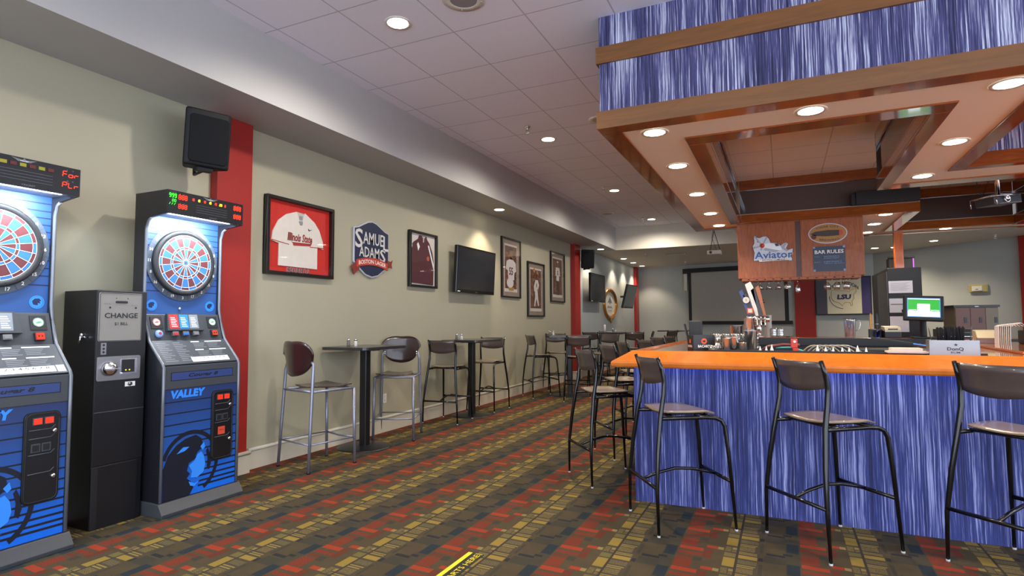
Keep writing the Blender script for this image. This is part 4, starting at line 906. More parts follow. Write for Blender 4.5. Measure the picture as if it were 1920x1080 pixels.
# framed jacket
t = wall_thing('framed_jacket', 'narrow dark frame holding a maroon jacket on a white backing', 'framed jacket', 6.855, 2.255)
w, h = 0.69, 0.78; frame(t, w, h, 0.032, 0.05, FRM)
b = MB(); b.box(-w/2+0.03, w/2-0.03, -0.012, -0.003, -h/2+0.03, h/2-0.03, mat('backing_white', '#c9c2ba', 0.7)); b.build('backing', t)
MAR = mat('jacket_maroon', '#4a1822', 0.6)
b = MB(); b.flat([(-0.315, -0.33), (0.26, -0.345), (0.27, 0.0), (0.24, 0.12), (0.16, 0.25), (0.10, 0.30), (0.08, 0.345), (-0.09, 0.345), (-0.12, 0.29), (-0.22, 0.24), (-0.315, 0.14)], -0.012, MAR, 0.014); b.build('jacket', t, bevel=0.004)
b = MB(); b.flat([(-0.16, 0.21), (-0.13, 0.24), (-0.09, 0.18), (-0.13, 0.12)], -0.0265, WHITE); b.flat([(0.11, 0.22), (0.14, 0.22), (0.265, -0.05), (0.262, -0.12), (0.20, 0.02)], -0.0265, WHITE); b.flat([(-0.315, 0.14), (-0.27, 0.2), (-0.28, 0.15), (-0.315, 0.07)], -0.0265, WHITE)
b.flat([(-0.04, 0.335), (0.05, 0.335), (0.02, 0.31), (0.01, 0.25), (-0.01, 0.25), (-0.01, 0.31)], -0.0265, mat('collar_grey', '#b8b2ac', 0.8)); b.ring(0.12, 0.03, 0.022, 0.034, -0.0265, mat('crest_orange', '#b0603a', 0.5), 16); b.disc(0.12, 0.03, 0.018, -0.0265, mat('crest_orange', '#b0603a', 0.5), 12); b.build('jacket_trim', t)
pane(t, w-0.06, h-0.06, -0.042)
# posters of football players
BRN = [mat('poster_brown_%d' % k, c, 0.6) for k, c in enumerate(('#5a3320', '#7a4a28', '#3a2418', '#8a6a4a', '#2c2426', '#a06a3c', '#6a5a34'))]
SKIN = mat('poster_skin', '#7a5038', 0.6); JWH = mat('poster_white', '#c8c0bc', 0.6); PMAR = mat('poster_maroon', '#5c1a20', 0.6); GOLD = mat('poster_gold', '#a07838', 0.5)
MATB = mat('mat_taupe', '#857466', 0.8); MAT2 = mat('mat_white', '#c4bab2', 0.8)
def poster(yc, zc, w, h, label, kind, seed):
    t = wall_thing('player_poster', label, 'framed poster', yc, zc, group='framed football posters')
    frame(t, w, h, 0.028, 0.04, FRM)
    b = MB(); b.box(-w/2+0.02, w/2-0.02, -0.010, -0.002, -h/2+0.02, h/2-0.02, MATB); b.box(-w/2+0.135, w/2-0.135, -0.013, -0.009, -h/2+0.11, h/2-0.115, MAT2); b.build('mount', t)
    rnd = random.Random(seed); X, Z = w/2-0.155, h/2-0.15; b = MB(); y = -0.013
    b.box(-X, X, y-0.001, y+0.001, -Z+0.02, Z, BRN[0])
    for k in range(90):
        cx = rnd.uniform(-X+0.03, X-0.03); cz = rnd.uniform(-Z+0.05, Z-0.03); r = rnd.uniform(0.012, 0.03)
        b.flat([(cx+r*rnd.uniform(.6, 1)*math.cos(a), cz+r*rnd.uniform(.6, 1.2)*math.sin(a)) for a in (0.3, 1.4, 2.5, 3.6, 4.8, 5.8)], y-0.001, rnd.choice(BRN), 0.0006+0.0001*(k % 4))
    b.build('crowd_print', t)
    b = MB(); y = -0.0165
    if kind == 0:
        b.flat(ell(0.0, 0.27, 0.075, 0.10, 16), y, SKIN); b.flat(ell(0.0, 0.33, 0.077, 0.055, 12, 0, 180), y-0.001, BRN[2]); b.flat([(-0.05, 0.2), (0.05, 0.2), (0.03, 0.12), (-0.03, 0.12)], y, BRN[4])
        b.flat([(-0.20, 0.12), (-0.08, 0.16), (0.08, 0.16), (0.20, 0.10), (0.22, -0.05), (0.14, -0.08), (0.13, -0.22), (-0.13, -0.22), (-0.15, -0.05), (-0.24, -0.03)], y-0.001, JWH)
        b.text('55', -0.01, -0.06, y-0.003, PMAR, w=0.17, h=0.15, bold=0.04)
        b.flat(ell(-0.05, -0.28, 0.15, 0.09, 16), y-0.002, JWH); b.flat([(-0.12, -0.36), (0.12, -0.36), (0.11, -0.42), (-0.1, -0.42)], y, GOLD); b.flat([(0.14, -0.1), (0.2, -0.12), (0.2, -0.3), (0.15, -0.3)], y-0.001, BRN[4])
    elif kind == 1:
        b.flat(ell(0.03, 0.26, 0.055, 0.06, 14), y, PMAR); b.flat([(-0.02, 0.2), (0.1, 0.2), (0.14, 0.08), (0.05, -0.02), (-0.1, -0.04), (-0.12, 0.06)], y-0.001, JWH); b.text('8', 0.02, 0.09, y-0.003, PMAR, w=0.05, h=0.09, bold=0.05)
        b.flat([(-0.06, -0.02), (0.08, -0.02), (0.10, -0.15), (0.15, -0.32), (0.10, -0.34), (0.02, -0.18), (-0.06, -0.35), (-0.11, -0.33), (-0.05, -0.15)], y, JWH); b.flat([(0.10, 0.19), (0.16, 0.10), (0.10, 0.0), (0.13, 0.1)], y-0.002, JWH)
        b.flat(ell(-0.09, 0.39, 0.06, 0.045, 14), y, BRN[5]); b.flat(ell(0.07, 0.36, 0.05, 0.04, 14), y, BRN[3])
    else:
        b.flat(ell(0.0, 0.30, 0.05, 0.065, 14), y, SKIN); b.flat(ell(0.0, 0.33, 0.052, 0.04, 12, 0, 180), y-0.001, JWH)
        b.flat([(-0.12, 0.22), (0.12, 0.22), (0.15, 0.02), (0.09, 0.04), (0.08, -0.08), (-0.08, -0.08), (-0.09, 0.04), (-0.15, 0.02)], y-0.001, JWH); b.text('5', 0.0, 0.1, y-0.003, PMAR, w=0.06, h=0.1, bold=0.05)
        b.flat([(-0.08, -0.08), (0.08, -0.08), (0.07, -0.4), (0.02, -0.4), (0.0, -0.16), (-0.02, -0.4), (-0.07, -0.4)], y, BRN[2])
    b.build('player_print', t)
    pane(t, w-0.05, h-0.05, -0.034)
poster(9.80, 2.385, 0.83, 1.115, 'framed poster of a football player in a white 55 shirt, left and nearest of three', 0, 1)
poster(11.005, 2.04, 0.885, 1.11, 'lowest-hung framed football poster, middle of the three', 1, 2)
poster(12.28, 2.38, 0.89, 1.125, 'framed football poster beside the second red pilaster', 2, 3)

# ================================================================== televisions
SCRN = mat('tv_screen', '#26272b', 0.12, 0.0, 0.6, var=0); TVB = mat('tv_bezel', '#0c0c0e', 0.15)
def tv(x, y, z, w, h, rz, label, tilt=0, dep=0.06, arm=0.10, scr=None, group='wall televisions'):
    t = thing('television', label, 'television', (x, y, z), rz, group)
    M = Matrix.Rotation(R(tilt), 4, 'X')
    def bl(b, n, **k): b.v = [tuple(M @ Vector(v)) for v in b.v]; return b.build(n, t, **k)
    b = MB(); b.box(-w/2, w/2, -dep/2, dep/2, -h/2, h/2, TVB); bl(b, 'housing', bevel=0.008)
    b = MB(); b.box(-w/2+0.025, w/2-0.025, -dep/2-0.003, -dep/2+0.001, -h/2+0.05, h/2-0.025, scr or SCRN); bl(b, 'screen')
    b = MB(); b.box(-0.03, 0.03, -dep/2-0.004, -dep/2, -h/2+0.015, -h/2+0.025, STEEL); b.box(-w/2+0.05, -w/2+0.12, -dep/2-0.004, -dep/2, -h/2+0.012, -h/2+0.026, WHITE); bl(b, 'badge')
    b = MB(); b.box(-0.12, 0.12, dep/2, dep/2+0.02, -0.10, 0.10, MATTE); b.box(-0.03, 0.03, dep/2, dep/2+arm, -0.03, 0.03, MATTE); b.build('wall_arm', t)
    return t
tv(-4.47, 8.20, 2.195, 1.28, 0.72, 90, 'large flat television on the beige wall under the soffit light', tilt=3, arm=0.095)
tv(-4.40, 14.75, 2.26, 1.30, 0.74, 90, 'flat television on the grey wall past the hung speaker, left of the oval sign', tilt=0, arm=0.16)
tv(-4.27, 17.75, 2.15, 0.92, 0.74, 84, 'tilted television near the far red corner strip, right of the oval sign', tilt=14, arm=0.26, scr=mat('tv_screen_grey', '#868d8b', 0.3, var=0))
# oval sign
t = wall_thing('oval_sign', 'oval gold-framed beer mirror on the far grey wall between two televisions', 'sign', 16.62, 1.90)
b = MB(); GF = mat('gilt_frame', '#b27a34', 0.2, 0.5); N = 48; prof = [(0.0, 0.0), (0.0, -0.05), (0.05, -0.075), (0.10, -0.05), (0.12, -0.01)]
vs = []
for k in range(N):
    a = 2*PI*k/N
    for d, y in prof: vs.append(((0.70-d)*math.cos(a), y, (0.46-d)*math.sin(a)))
m_ = len(prof); b.add(vs, [(k*m_+j, k*m_+j+1, ((k+1) % N)*m_+j+1, ((k+1) % N)*m_+j) for k in range(N) for j in range(m_-1)], GF, True)
b.flat([(-0.12, -0.42), (0.12, -0.42), (0.05, -0.52), (0.02, -0.56), (-0.06, -0.50)], -0.03, GF, 0.03); b.build('frame', t)
b = MB(); b.plate(ell(0, 0, 0.61, 0.37), -0.02, -0.004, mat('oval_cream', '#d8d6ca', 0.25)); b.build('mirror_face', t)
b = MB(); b.flat([(-0.25, 0.02), (-0.1, 0.14), (0.0, 0.22), (0.1, 0.14), (0.25, 0.02), (0.1, 0.04), (0, -0.02), (-0.1, 0.04)], -0.020, GREYT); b.text('BREWING', 0, -0.10, -0.023, GREYT, w=0.5, h=0.07); b.text('COMPANY', 0, -0.20, -0.023, GREYT, w=0.4, h=0.06); b.build('lettering', t)
# ================================================================== bar stools
def grid_panel(b, f, nu, nv, th, m, axis):
    """curved panel: f(u,v)->point; thickened by th along axis"""
    A = [Vector(f(i/nu, j/nv)) for i in range(nu+1) for j in range(nv+1)]; ax = Vector(axis)*th
    B = [p+ax for p in A]; n = len(A); k = lambda i, j: i*(nv+1)+j
    fs = []
    for i in range(nu):
        for j in range(nv):
            q = (k(i, j), k(i+1, j), k(i+1, j+1), k(i, j+1)); fs += [q, tuple(n+x for x in reversed(q))]
    edge = [k(i, 0) for i in range(nu+1)]+[k(nu, j) for j in range(1, nv+1)]+[k(i, nv) for i in range(nu-1, -1, -1)]+[k(0, j) for j in range(nv-1, 0, -1)]
    for a, c in zip(edge, edge[1:]+edge[:1]): fs.append((a, c, n+c, n+a))
    b.add(A+B, fs, m, True)
TUBE = mat('black_tube', '#0e0f12', 0.22, 0.3, coat=0.3); CAPM = mat('pale_glide', '#b8b8b8', 0.4)
def black_stool():
    t = thing('bar_stool', None, 'bar stool')
    for s in (-1, 1):
        b = MB(); b.tube([(s*.265, -.27, .012), (s*.256, -.272, .28), (s*.232, -.252, .52), (s*.208, -.222, .74), (s*.200, -.195, .88), (s*.202, -.188, .98), (s*.203, -.205, 1.06), (s*.204, -.232, 1.135)], [.0095, .013, .016, .0165, .016, .015, .014, .012], TUBE)
        b.lathe([(.011, 0), (.011, .012)], (s*.265, -.27, 0), CAPM, 8); b.build('leg', t)
        b = MB(); b.tube([(s*.205, -.225, .735), (s*.200, -.05, .735), (s*.196, .10, .735), (s*.198, .165, .730), (s*.202, .205, .712), (s*.206, .225, .675), (s*.215, .243, .50), (s*.232, .275, .012)], [.013, .014, .014, .0145, .0145, .0145, .0145, .0095], TUBE)
        b.lathe([(.011, 0), (.011, .012)], (s*.232, .275, 0), CAPM, 8); b.build('leg', t)
    b = MB()
    def seat(u, v):
        y = -0.185+0.385*v; hw = 0.178+0.030*math.sin(PI*min(1, v*1.05)); x = (2*u-1)*hw
        if v > 0.8: y -= 0.03*abs(2*u-1)**3
        return (x, y, 0.768-0.012*math.cos((2*u-1)*PI/2)*(1-v*0.6)+(-0.02*max(0, v-0.8)/0.2 if v > 0.8 else 0))
    grid_panel(b, seat, 10, 8, .012, M_SEATL, (0, 0, 1)); b.build('seat', t)
    b = MB(); b.tube([(-.20, -.13, .742), (.20, -.13, .742)], .011, TUBE); b.tube([(-.197, .12, .742), (.197, .12, .742)], .011, TUBE)
    for x in (-.12, .12): b.box(x-.012, x+.012, -.12, .13, .747, .760, TUBE)
    b.build('seat_frame', t)
    b = MB()
    def back(u, v):
        x = (2*u-1)*0.198; bow = 0.045*(1-(2*u-1)**2)
        top = 1.128+0.0*u; bot = 0.975-0.028*(1-(2*u-1)**2)
        z = bot+(top-bot)*v; y = -0.193-0.033*max(0, (z-1.0)/0.13)-bow
        return (x, y, z)
    grid_panel(b, back, 12, 4, .011, M_SEAT, (0, 1, 0)); b.build('backrest', t)
    b = MB(); b.tube([(-.256, -.272, .30), (.256, -.272, .30)], .012, TUBE); b.build('stretcher', t)
    b = MB(); b.tube([(-.222, .257, .315), (.222, .257, .315)], .013, TUBE); b.build('footrest', t)
    b = MB(); b.tube([(0, -.27, .30), (0, -.17, .335), (0, -.04, .362), (0, .08, .355), (0, .18, .335), (0, .257, .315)], .011, TUBE); b.build('arched_brace', t)
    return t
def silver_stool():
    t = thing('silver_bar_stool', None, 'bar stool')
    for s in (-1, 1):
        b = MB(); b.tube([(s*.255, -.275, .0), (s*.245, -.255, .40), (s*.235, -.235, .75), (s*.230, -.225, .93), (s*.222, -.215, .985), (s*.205, -.225, 1.01)], [.014, .015, .0155, .0155, .0155, .012], SILVER, 10); b.lathe([(.016, 0), (.016, .02)], (s*.255, -.275, 0), BLACK, 10); b.build('leg', t)
        b = MB(); b.tube([(s*.235, .25, 0), (s*.225, .235, .735)], [.014, .0155], SILVER, 10); b.lathe([(.016, 0), (.016, .02)], (s*.235, .25, 0), BLACK, 10); b.build('leg', t)
    b = MB(); b.tube([(-.235, -.235, .735), (.235, -.235, .735)], .0125, SILVER); b.tube([(-.225, .23, .735), (.225, .23, .735)], .0125, SILVER)
    for s in (-1, 1): b.tube([(s*.235, -.235, .735), (s*.225, .23, .735)], .0125, SILVER)
    b.build('seat_frame', t)
    b = MB()
    def seat(u, v):
        y = -0.17+0.42*v; hw = 0.15+0.065*min(1, v*1.6); x = (2*u-1)*hw
        if v > .85: y -= 0.03*abs(2*u-1)**3
        return (x, y, 0.752+0.018*abs(2*u-1)**2-0.012*math.sin(PI*v))
    grid_panel(b, seat, 10, 8, .012, mat('dark_brown_seat', '#3a2a26', 0.25, coat=0.6), (0, 0, 1)); b.build('seat', t)
    b = MB()
    def back(u, v):
        ang = PI*u; x = -0.25*math.cos(ang)*1.0
        a = abs(x)/0.25; half = 0.145*(1-a**3.2)**0.6+0.02
        zc = 1.035+0.02*a; z = zc+(2*v-1)*half; w = 1.0-0.14*(1-v)
        return (x*w, -0.245-0.07*(1-a*a)+0.02*(1-v), z)
    grid_panel(b, back, 18, 8, .014, M_WENGE, (0, 1, 0)); b.build('backrest', t)
    b = MB()
    for s in (-1, 1):
        for z in (.985, 1.01): b.lathe([(.012, 0), (.010, .006), (.001, .008)], (s*.198, -.222, z), CHROME, 10, M=Matrix.Rotation(-PI/2, 4, 'X'))
    b.build('bolt', t)
    b = MB(); b.tube([(-.25, -.265, .255), (.25, -.265, .255)], .008, SILVER); b.build('stretcher', t)
    b = MB(); b.tube([(-.23, .245, .255), (.0, .225, .25), (.23, .245, .255)], .009, SILVER); b.build('footrest', t)
    for s in (-1, 1):
        b = MB(); b.tube([(s*.25, -.265, .255), (s*.232, .245, .255)], .008, SILVER); b.build('side_rung', t)
    return t
proto = black_stool(); used = []
def place(pr, x, y, rz, label, group, flag):
    o = pr if not flag else copy_tree(pr)
    flag.append(1); o.location = (x, y, 0); o.rotation_euler = (0, 0, R(rz)); o['label'] = label; o['group'] = group
    return o
G1 = 'stools around the bar'; G2 = 'stools at the high tables'
def hd(b1, b2): pass
for x, y, rz, s in [(-0.672, 4.178, -57, 'nearest black stool at the corner of the bar, before the fabric front'), (0.243, 4.150, -50.4, 'black stool in the middle of the bar front, second from the corner'), (1.19, 4.125, -44, 'black stool cut off by the right edge of the photo'),
                    (-1.43, 5.07, -50, 'black stool nearest the viewer on the left side of the bar'), (-1.50, 6.08, -52, 'second black stool along the left side of the bar'), (-1.60, 7.12, -58, 'third black stool along the left side of the bar, half hidden'),
                    (-1.52, 7.95, -50, 'fourth black stool along the left side of the bar'), (-1.58, 9.15, -52, 'fifth black stool along the left side of the bar'), (-1.55, 10.1, -60, 'sixth black stool, near the far end of the bar left side')]:
    place(proto, x, y, rz, s, G1, used)
for x, y, rz, s in [(-4.28, 7.07, 4, 'black stool on the near side of the second high table'), (-4.27, 8.22, 184, 'black stool on the far side of the second high table'),
                    (-4.10, 10.07, -46, 'black stool nearest the wall at the third high table'), (-4.22, 11.25, -150, 'black stool behind the third high table by the wall'), (-3.32, 9.88, 22, 'black stool with its back to the viewer at the third high table'), (-3.2, 11.15, 165, 'black stool on the far side of the third high table'),
                    (-4.05, 13.35, -15, 'black stool before the fourth high table, nearer the wall'), (-3.15, 13.45, 18, 'black stool before the fourth high table, nearer the aisle'), (-3.2, 14.75, 100, 'black stool on the aisle side of the fourth high table'), (-4.15, 14.8, 200, 'black stool behind the fourth high table'),
                    (-2.95, 16.5, 60, 'black stool at the farthest high table, nearer side'), (-2.35, 17.2, 100, 'black stool at the farthest high table, right side')]:
    place(proto, x, y, rz, s, G2, used)
sp = silver_stool(); su = []
place(sp, -4.14, 4.40, -13, 'silver-legged stool with an oval dark back, left of the first high table', G2, su)
place(sp, -4.25, 5.82, 206, 'silver-legged stool with an oval dark back, right of the first high table', G2, su)

# ================================================================== high tables
TT = mat('table_black_laminate', '#2a2a2e', 0.28, coat=0.2); TP = mat('table_post_black', '#111216', 0.35)
def high_table(x, y, w, d, z, s, rz=0, disc=0.30):
    t = thing('high_table', s, 'high table', (x, y, 0), rz, 'high tables along the left wall')
    b = MB(); b.hplate(rrect(-w/2, w/2, -d/2, d/2, 0.06, 5), z-0.032, z, TT); b.build('tabletop', t, bevel=0.004)
    b = MB(); b.hplate(rrect(-0.045, 0.045, -0.045, 0.045, 0.015, 3), 0.02, z-0.04, TP); b.box(-0.16, 0.16, -0.05, 0.05, z-0.05, z-0.032, TP); b.build('post', t)
    b = MB(); b.lathe([(0.001, 0.026), (disc*0.25, 0.026), (disc*0.92, 0.014), (disc, 0.006), (disc, 0)], (0, 0, 0), TP, 36); b.build('base', t)
high_table(-4.25, 5.22, .62, .76, 1.115, 'first high table, nearest the viewer, between the two silver stools')
high_table(-4.22, 7.62, .62, .80, 1.12, 'second high table along the beige wall, between two black stools')
high_table(-3.66, 10.42, .76, .84, 1.12, 'third high table, before the second red pilaster', 12, .37)
high_table(-3.72, 14.05, 1.05, .95, 1.12, 'fourth high table, below the grey wall television')
high_table(-2.85, 17.1, .8, .8, 1.12, 'farthest high table, before the far wall')
SALT = mat('salt_white', '#d9d6d0', 0.4); PEP = mat('pepper_grey', '#6a6560', 0.5)
def shaker(x, y, z, m, s, grp):
    t = thing('shaker', s, 'shaker', (x, y, z), 0, grp)
    b = MB(); b.lathe([(0.017, 0), (0.020, 0.004), (0.017, 0.055), (0.016, 0.06)], (0, 0, 0), m, 12); b.build('bottle', t)
    b = MB(); b.lathe([(0.017, 0.059), (0.0175, 0.075), (0.012, 0.086), (0.001, 0.088)], (0, 0, 0), CHROME, 12); b.build('cap', t)
for x, y, z, nm in ((-4.36, 5.12, 1.115, 'first'), (-4.36, 7.48, 1.12, 'second'), (-4.03, 10.42, 1.12, 'third'), (-3.85, 14.3, 1.12, 'fourth')):
    shaker(x-0.02, y-0.03, z, PEP, 'grey pepper shaker on the %s high table' % nm, 'table shakers'); shaker(x+0.03, y+0.03, z, SALT, 'white salt shaker on the %s high table' % nm, 'table shakers')
b = MB(); b.lathe([(0.025, 0), (0.028, 0.05), (0.028, 0.17), (0.02, 0.18)], (0, 0, 0), SALT, 14); b.build('cup', label='white cup standing on the fourth high table', cat='cup', loc=(-4.0, 14.0, 1.12))
# outlets
for y, z, s in ((6.03, 0.42, 'white wall outlet behind the second silver stool'), (11.35, 0.42, 'white wall outlet behind the stools of the third table')):
    t = wall_thing('wall_outlet', s, 'outlet', y, z); b = MB(); b.plate(rrect(-0.035, 0.035, -0.058, 0.058, 0.006), -0.006, 0, SALT); b.build('cover', t)
    b = MB(); b.decal(-0.015, 0.015, 0.01, 0.035, -0.006, WPR, 0.002); b.decal(-0.015, 0.015, -0.035, -0.01, -0.006, WPR, 0.002); b.build('socket', t)

# ================================================================== floor tape
t = thing('floor_tape', 'black and yellow strip of tape on the carpet with yellow letters', 'floor tape', (-1.69, 2.75, 0.0), 90)
TY = mat('tape_yellow', '#e8cf20', 0.5)
b = MB(); b.box(-0.55, 0.355, -0.052, 0.052, 0, 0.0025, mat('tape_black', '#16161a', 0.45)); b.build('strip', t)
b = MB(); b.box(-0.55, 0.355, 0.024, 0.052, 0.0025, 0.0032, TY); b.build('edge_line', t)
b = MB(); k = MB(); k.text('LINE STARTS HERE', 0, 0, 0, TY, w=0.56, h=0.036, bold=0.0); b.add([(v[0]+0.055, v[2]-0.020, 0.0035) for v in k.v], k.f, TY)
b.add([(0.345, -0.045, 0.0035), (0.351, -0.045, 0.0035), (0.351, 0.0, 0.0035), (0.345, 0.0, 0.0035)], [(0, 1, 2, 3)], TY); b.build('lettering', t)

# ================================================================== things on and behind the bar
ZT = 1.13
def caddy_bacardi(x, y, rz):
    t = thing('napkin_caddy', 'black napkin and straw caddy with orange bat badges on the bar', 'caddy', (x, y, ZT), rz)
    b = MB(); w, d, h = 0.185, 0.14, 0.125
    b.box(-w/2, w/2, -d/2, -d/2+0.006, 0.0, h, BLACK); b.box(-w/2, w/2, d/2-0.006, d/2, 0.0, h, BLACK); b.box(-w/2, -w/2+0.006, -d/2, d/2, 0, h, BLACK); b.box(w/2-0.006, w/2, -d/2, d/2, 0, h, BLACK); b.box(-w/2, w/2, -d/2, d/2, 0, 0.01, BLACK); b.build('box', t)
    b = MB(); OR = mat('badge_orange', '#d8541e', 0.4); y0 = -d/2-0.001
    b.disc(0.0, 0.075, 0.024, y0, OR, 20); b.flat([(-0.015, 0.082), (-0.006, 0.079), (0, 0.086), (0.006, 0.079), (0.015, 0.082), (0.010, 0.070), (0.0, 0.064), (-0.010, 0.070)], y0-0.0005, DK, 0.0005); b.text('BACARDI.', 0.005, 0.033, y0-0.001, WHITE, w=0.115, h=0.022, bold=0.03); b.build('badge', t)
    k = MB(); k.disc(0.0, 0.075, 0.018, 0, OR, 20); k.text('BACARDI.', 0.0, 0.033, -0.001, WHITE, w=0.10, h=0.018, bold=0.03)
    k.v = [(-w/2-0.001+v[1], -v[0], v[2]) for v in k.v]; k.build('badge', t)
    b = MB(); b.box(-w/2+0.012, w/2-0.02, -0.02, 0.055, 0.012, 0.115, mat('napkins', '#cfcac0', 0.9)); b.build('napkins', t)
    return t
caddy_bacardi(-0.635, 5.16, 27)
b = MB(); b.box(-0.055, 0.055, -0.03, 0.03, 0, 0.245, BLACK); b.box(-0.05, 0.05, -0.035, -0.03, 0.005, 0.24, MATTE); b.build('menu_box', bevel=0.004, label='tall black upright box standing behind the black napkin caddy', cat='box', loc=(-0.71, 5.42, ZT))
b = MB(); b.box(-0.004, 0.004, -0.05, 0.05, 0, 0.21, BLACK, M=Matrix.Rotation(R(-12), 4, 'Y')); b.build('black_card', label='thin black card leaning against the tall black box', cat='card', loc=(-0.755, 5.36, ZT+0.013))
# steel rum caddy with straws
t = thing('straw_caddy', 'brushed steel rum caddy full of black straws on the bar front', 'caddy', (1.035, 4.83, ZT), -2)
w, d, h = 0.275, 0.12, 0.105
b = MB()
for a in ((-w/2, w/2, -d/2, -d/2+0.004), (-w/2, w/2, d/2-0.004, d/2), (-w/2, -w/2+0.004, -d/2, d/2), (w/2-0.004, w/2, -d/2, d/2)): b.box(a[0], a[1], a[2], a[3], 0.004, h, STEEL)
b.box(-w/2, w/2, -d/2, d/2, 0.0, 0.006, STEEL); b.build('holder', t, bevel=0.001)
b = MB(); b.text('DonQ', 0.005, 0.046, -d/2-0.0012, DK, w=0.09, h=0.026, bold=0.03); b.text('RUM', 0.005, 0.024, -d/2-0.0012, DK, w=0.05, h=0.013, bold=0.01)
b.flat([(0.0, 0.068), (0.004, 0.074), (-0.006, 0.078), (0.006, 0.080), (0.008, 0.086), (0.013, 0.078), (0.022, 0.080), (0.014, 0.073), (0.018, 0.066), (0.010, 0.070)], -d/2, DK, 0.001); b.build('lettering', t)
b = MB(); rnd = random.Random(4); STRW = mat('straw_black', '#0b0d12', 0.85, spec=0.2)
for i in range(46):
    x = -0.02+rnd.uniform(-0.012, 0.012)+(i % 23)*0.0062-0.05+0.0; y = -0.03+0.05*(i//23)+rnd.uniform(-0.012, 0.012); lean = rnd.uniform(-0.012, 0.012)
    b.tube([(x, y, 0.01), (x+lean, y+rnd.uniform(-.01, .01), 0.195+rnd.uniform(-0.008, 0.004))], 0.0042, STRW, 5)
b.tube([(0.095, 0.02, 0.01), (0.115, 0.02, 0.20)], 0.0034, BLACK, 5); b.tube([(-0.1, 0.02, 0.01), (-0.125, 0.02, 0.19)], 0.0034, BLACK, 5)
tag(b.build('straws', t), kind='stuff')
# shakers and tumblers
def tin(x, y, z, r0, r1, h, s, m=CHROME, name='shaker_tin', cat='cocktail shaker', n=24, grp='steel tins on the bar'):
    b = MB(); b.lathe([(r0*0.9, 0), (r0, 0.004), (r1, h), (r1+0.002, h+0.002), (r1-0.002, h), (r0*0.9, 0.01)], (0, 0, 0), m, n, cap=False); b.add([(r0*0.9*math.cos(2*PI*k/n), r0*0.9*math.sin(2*PI*k/n), 0) for k in range(n)], [tuple(range(n))], m)
    return b.build(name, label=s, cat=cat, group=grp, loc=(x, y, z))
tin(-0.245, 5.12, 1.0905, 0.045, 0.054, 0.20, 'tall steel shaker tin under the beer taps, on the bar'); tin(-0.25, 5.12, 1.293, 0.046, 0.036, 0.10, 'narrower steel tin stacked upside down on the tall shaker tin')
tin(-0.415, 4.985, 1.132, 0.030, 0.034, 0.10, 'small shiny steel tin right of the black napkin caddy'); tin(-0.36, 5.00, 1.1425, 0.030, 0.034, 0.10, 'second small steel tin right of the black napkin caddy'); tin(-0.30, 4.99, 1.143, 0.030, 0.034, 0.055, 'short steel measuring cup before the tall shaker tin')
tin(-0.365, 5.36, 1.0905, 0.045, 0.049, 0.24, 'dark mirrored steel bucket behind the clear glasses, left one', grp='steel buckets behind the glasses'); tin(-0.255, 5.37, 1.0905, 0.045, 0.049, 0.24, 'dark mirrored steel bucket behind the clear glasses, right one', grp='steel buckets behind the glasses')
def tumbler(r=0.034, h=0.075):
    b = MB(); n = 16; b.lathe([(r*.8, 0), (r, 0.004), (r*1.08, h), (r*1.02, h), (r*.78, 0.012), (0.001, 0.012)], (0, 0, 0), GLASS, n, cap=False); return b.build('tumbler')
t0 = tumbler(); first = True; i = 0
spots = []
for r_ in range(3):
    for c_ in range(5):
        for l_ in range(2 if r_ > 0 else 1): spots.append((-0.53+c_*0.078+(r_ % 2)*0.03, 5.06+r_*0.085, 1.095+l_*0.078+(0.018 if r_ else 0), r_, l_))
for x, y, z, r_, l_ in spots:
    if abs(x+0.245) < 0.095 and abs(y-5.12) < 0.095: continue
    if abs(x+0.42) < 0.07 and abs(y-5.06) < 0.06: continue
    o = t0 if first else t0.copy()
    if not first: COL.objects.link(o)
    first = False; o.location = (x, y, z); o['category'] = 'glass'; o['group'] = 'clear tumblers stacked beside the steel shaker'
    o['label'] = 'clear tumbler in the glittering stack of glasses between caddy and shaker tin'
b = MB(); b.box(-0.60, -0.13, 4.97, 5.45, 0.0, 1.09, MATTE); o = b.build('glass_shelf', label='black shelf unit under the stacked clear tumblers', cat='shelf')
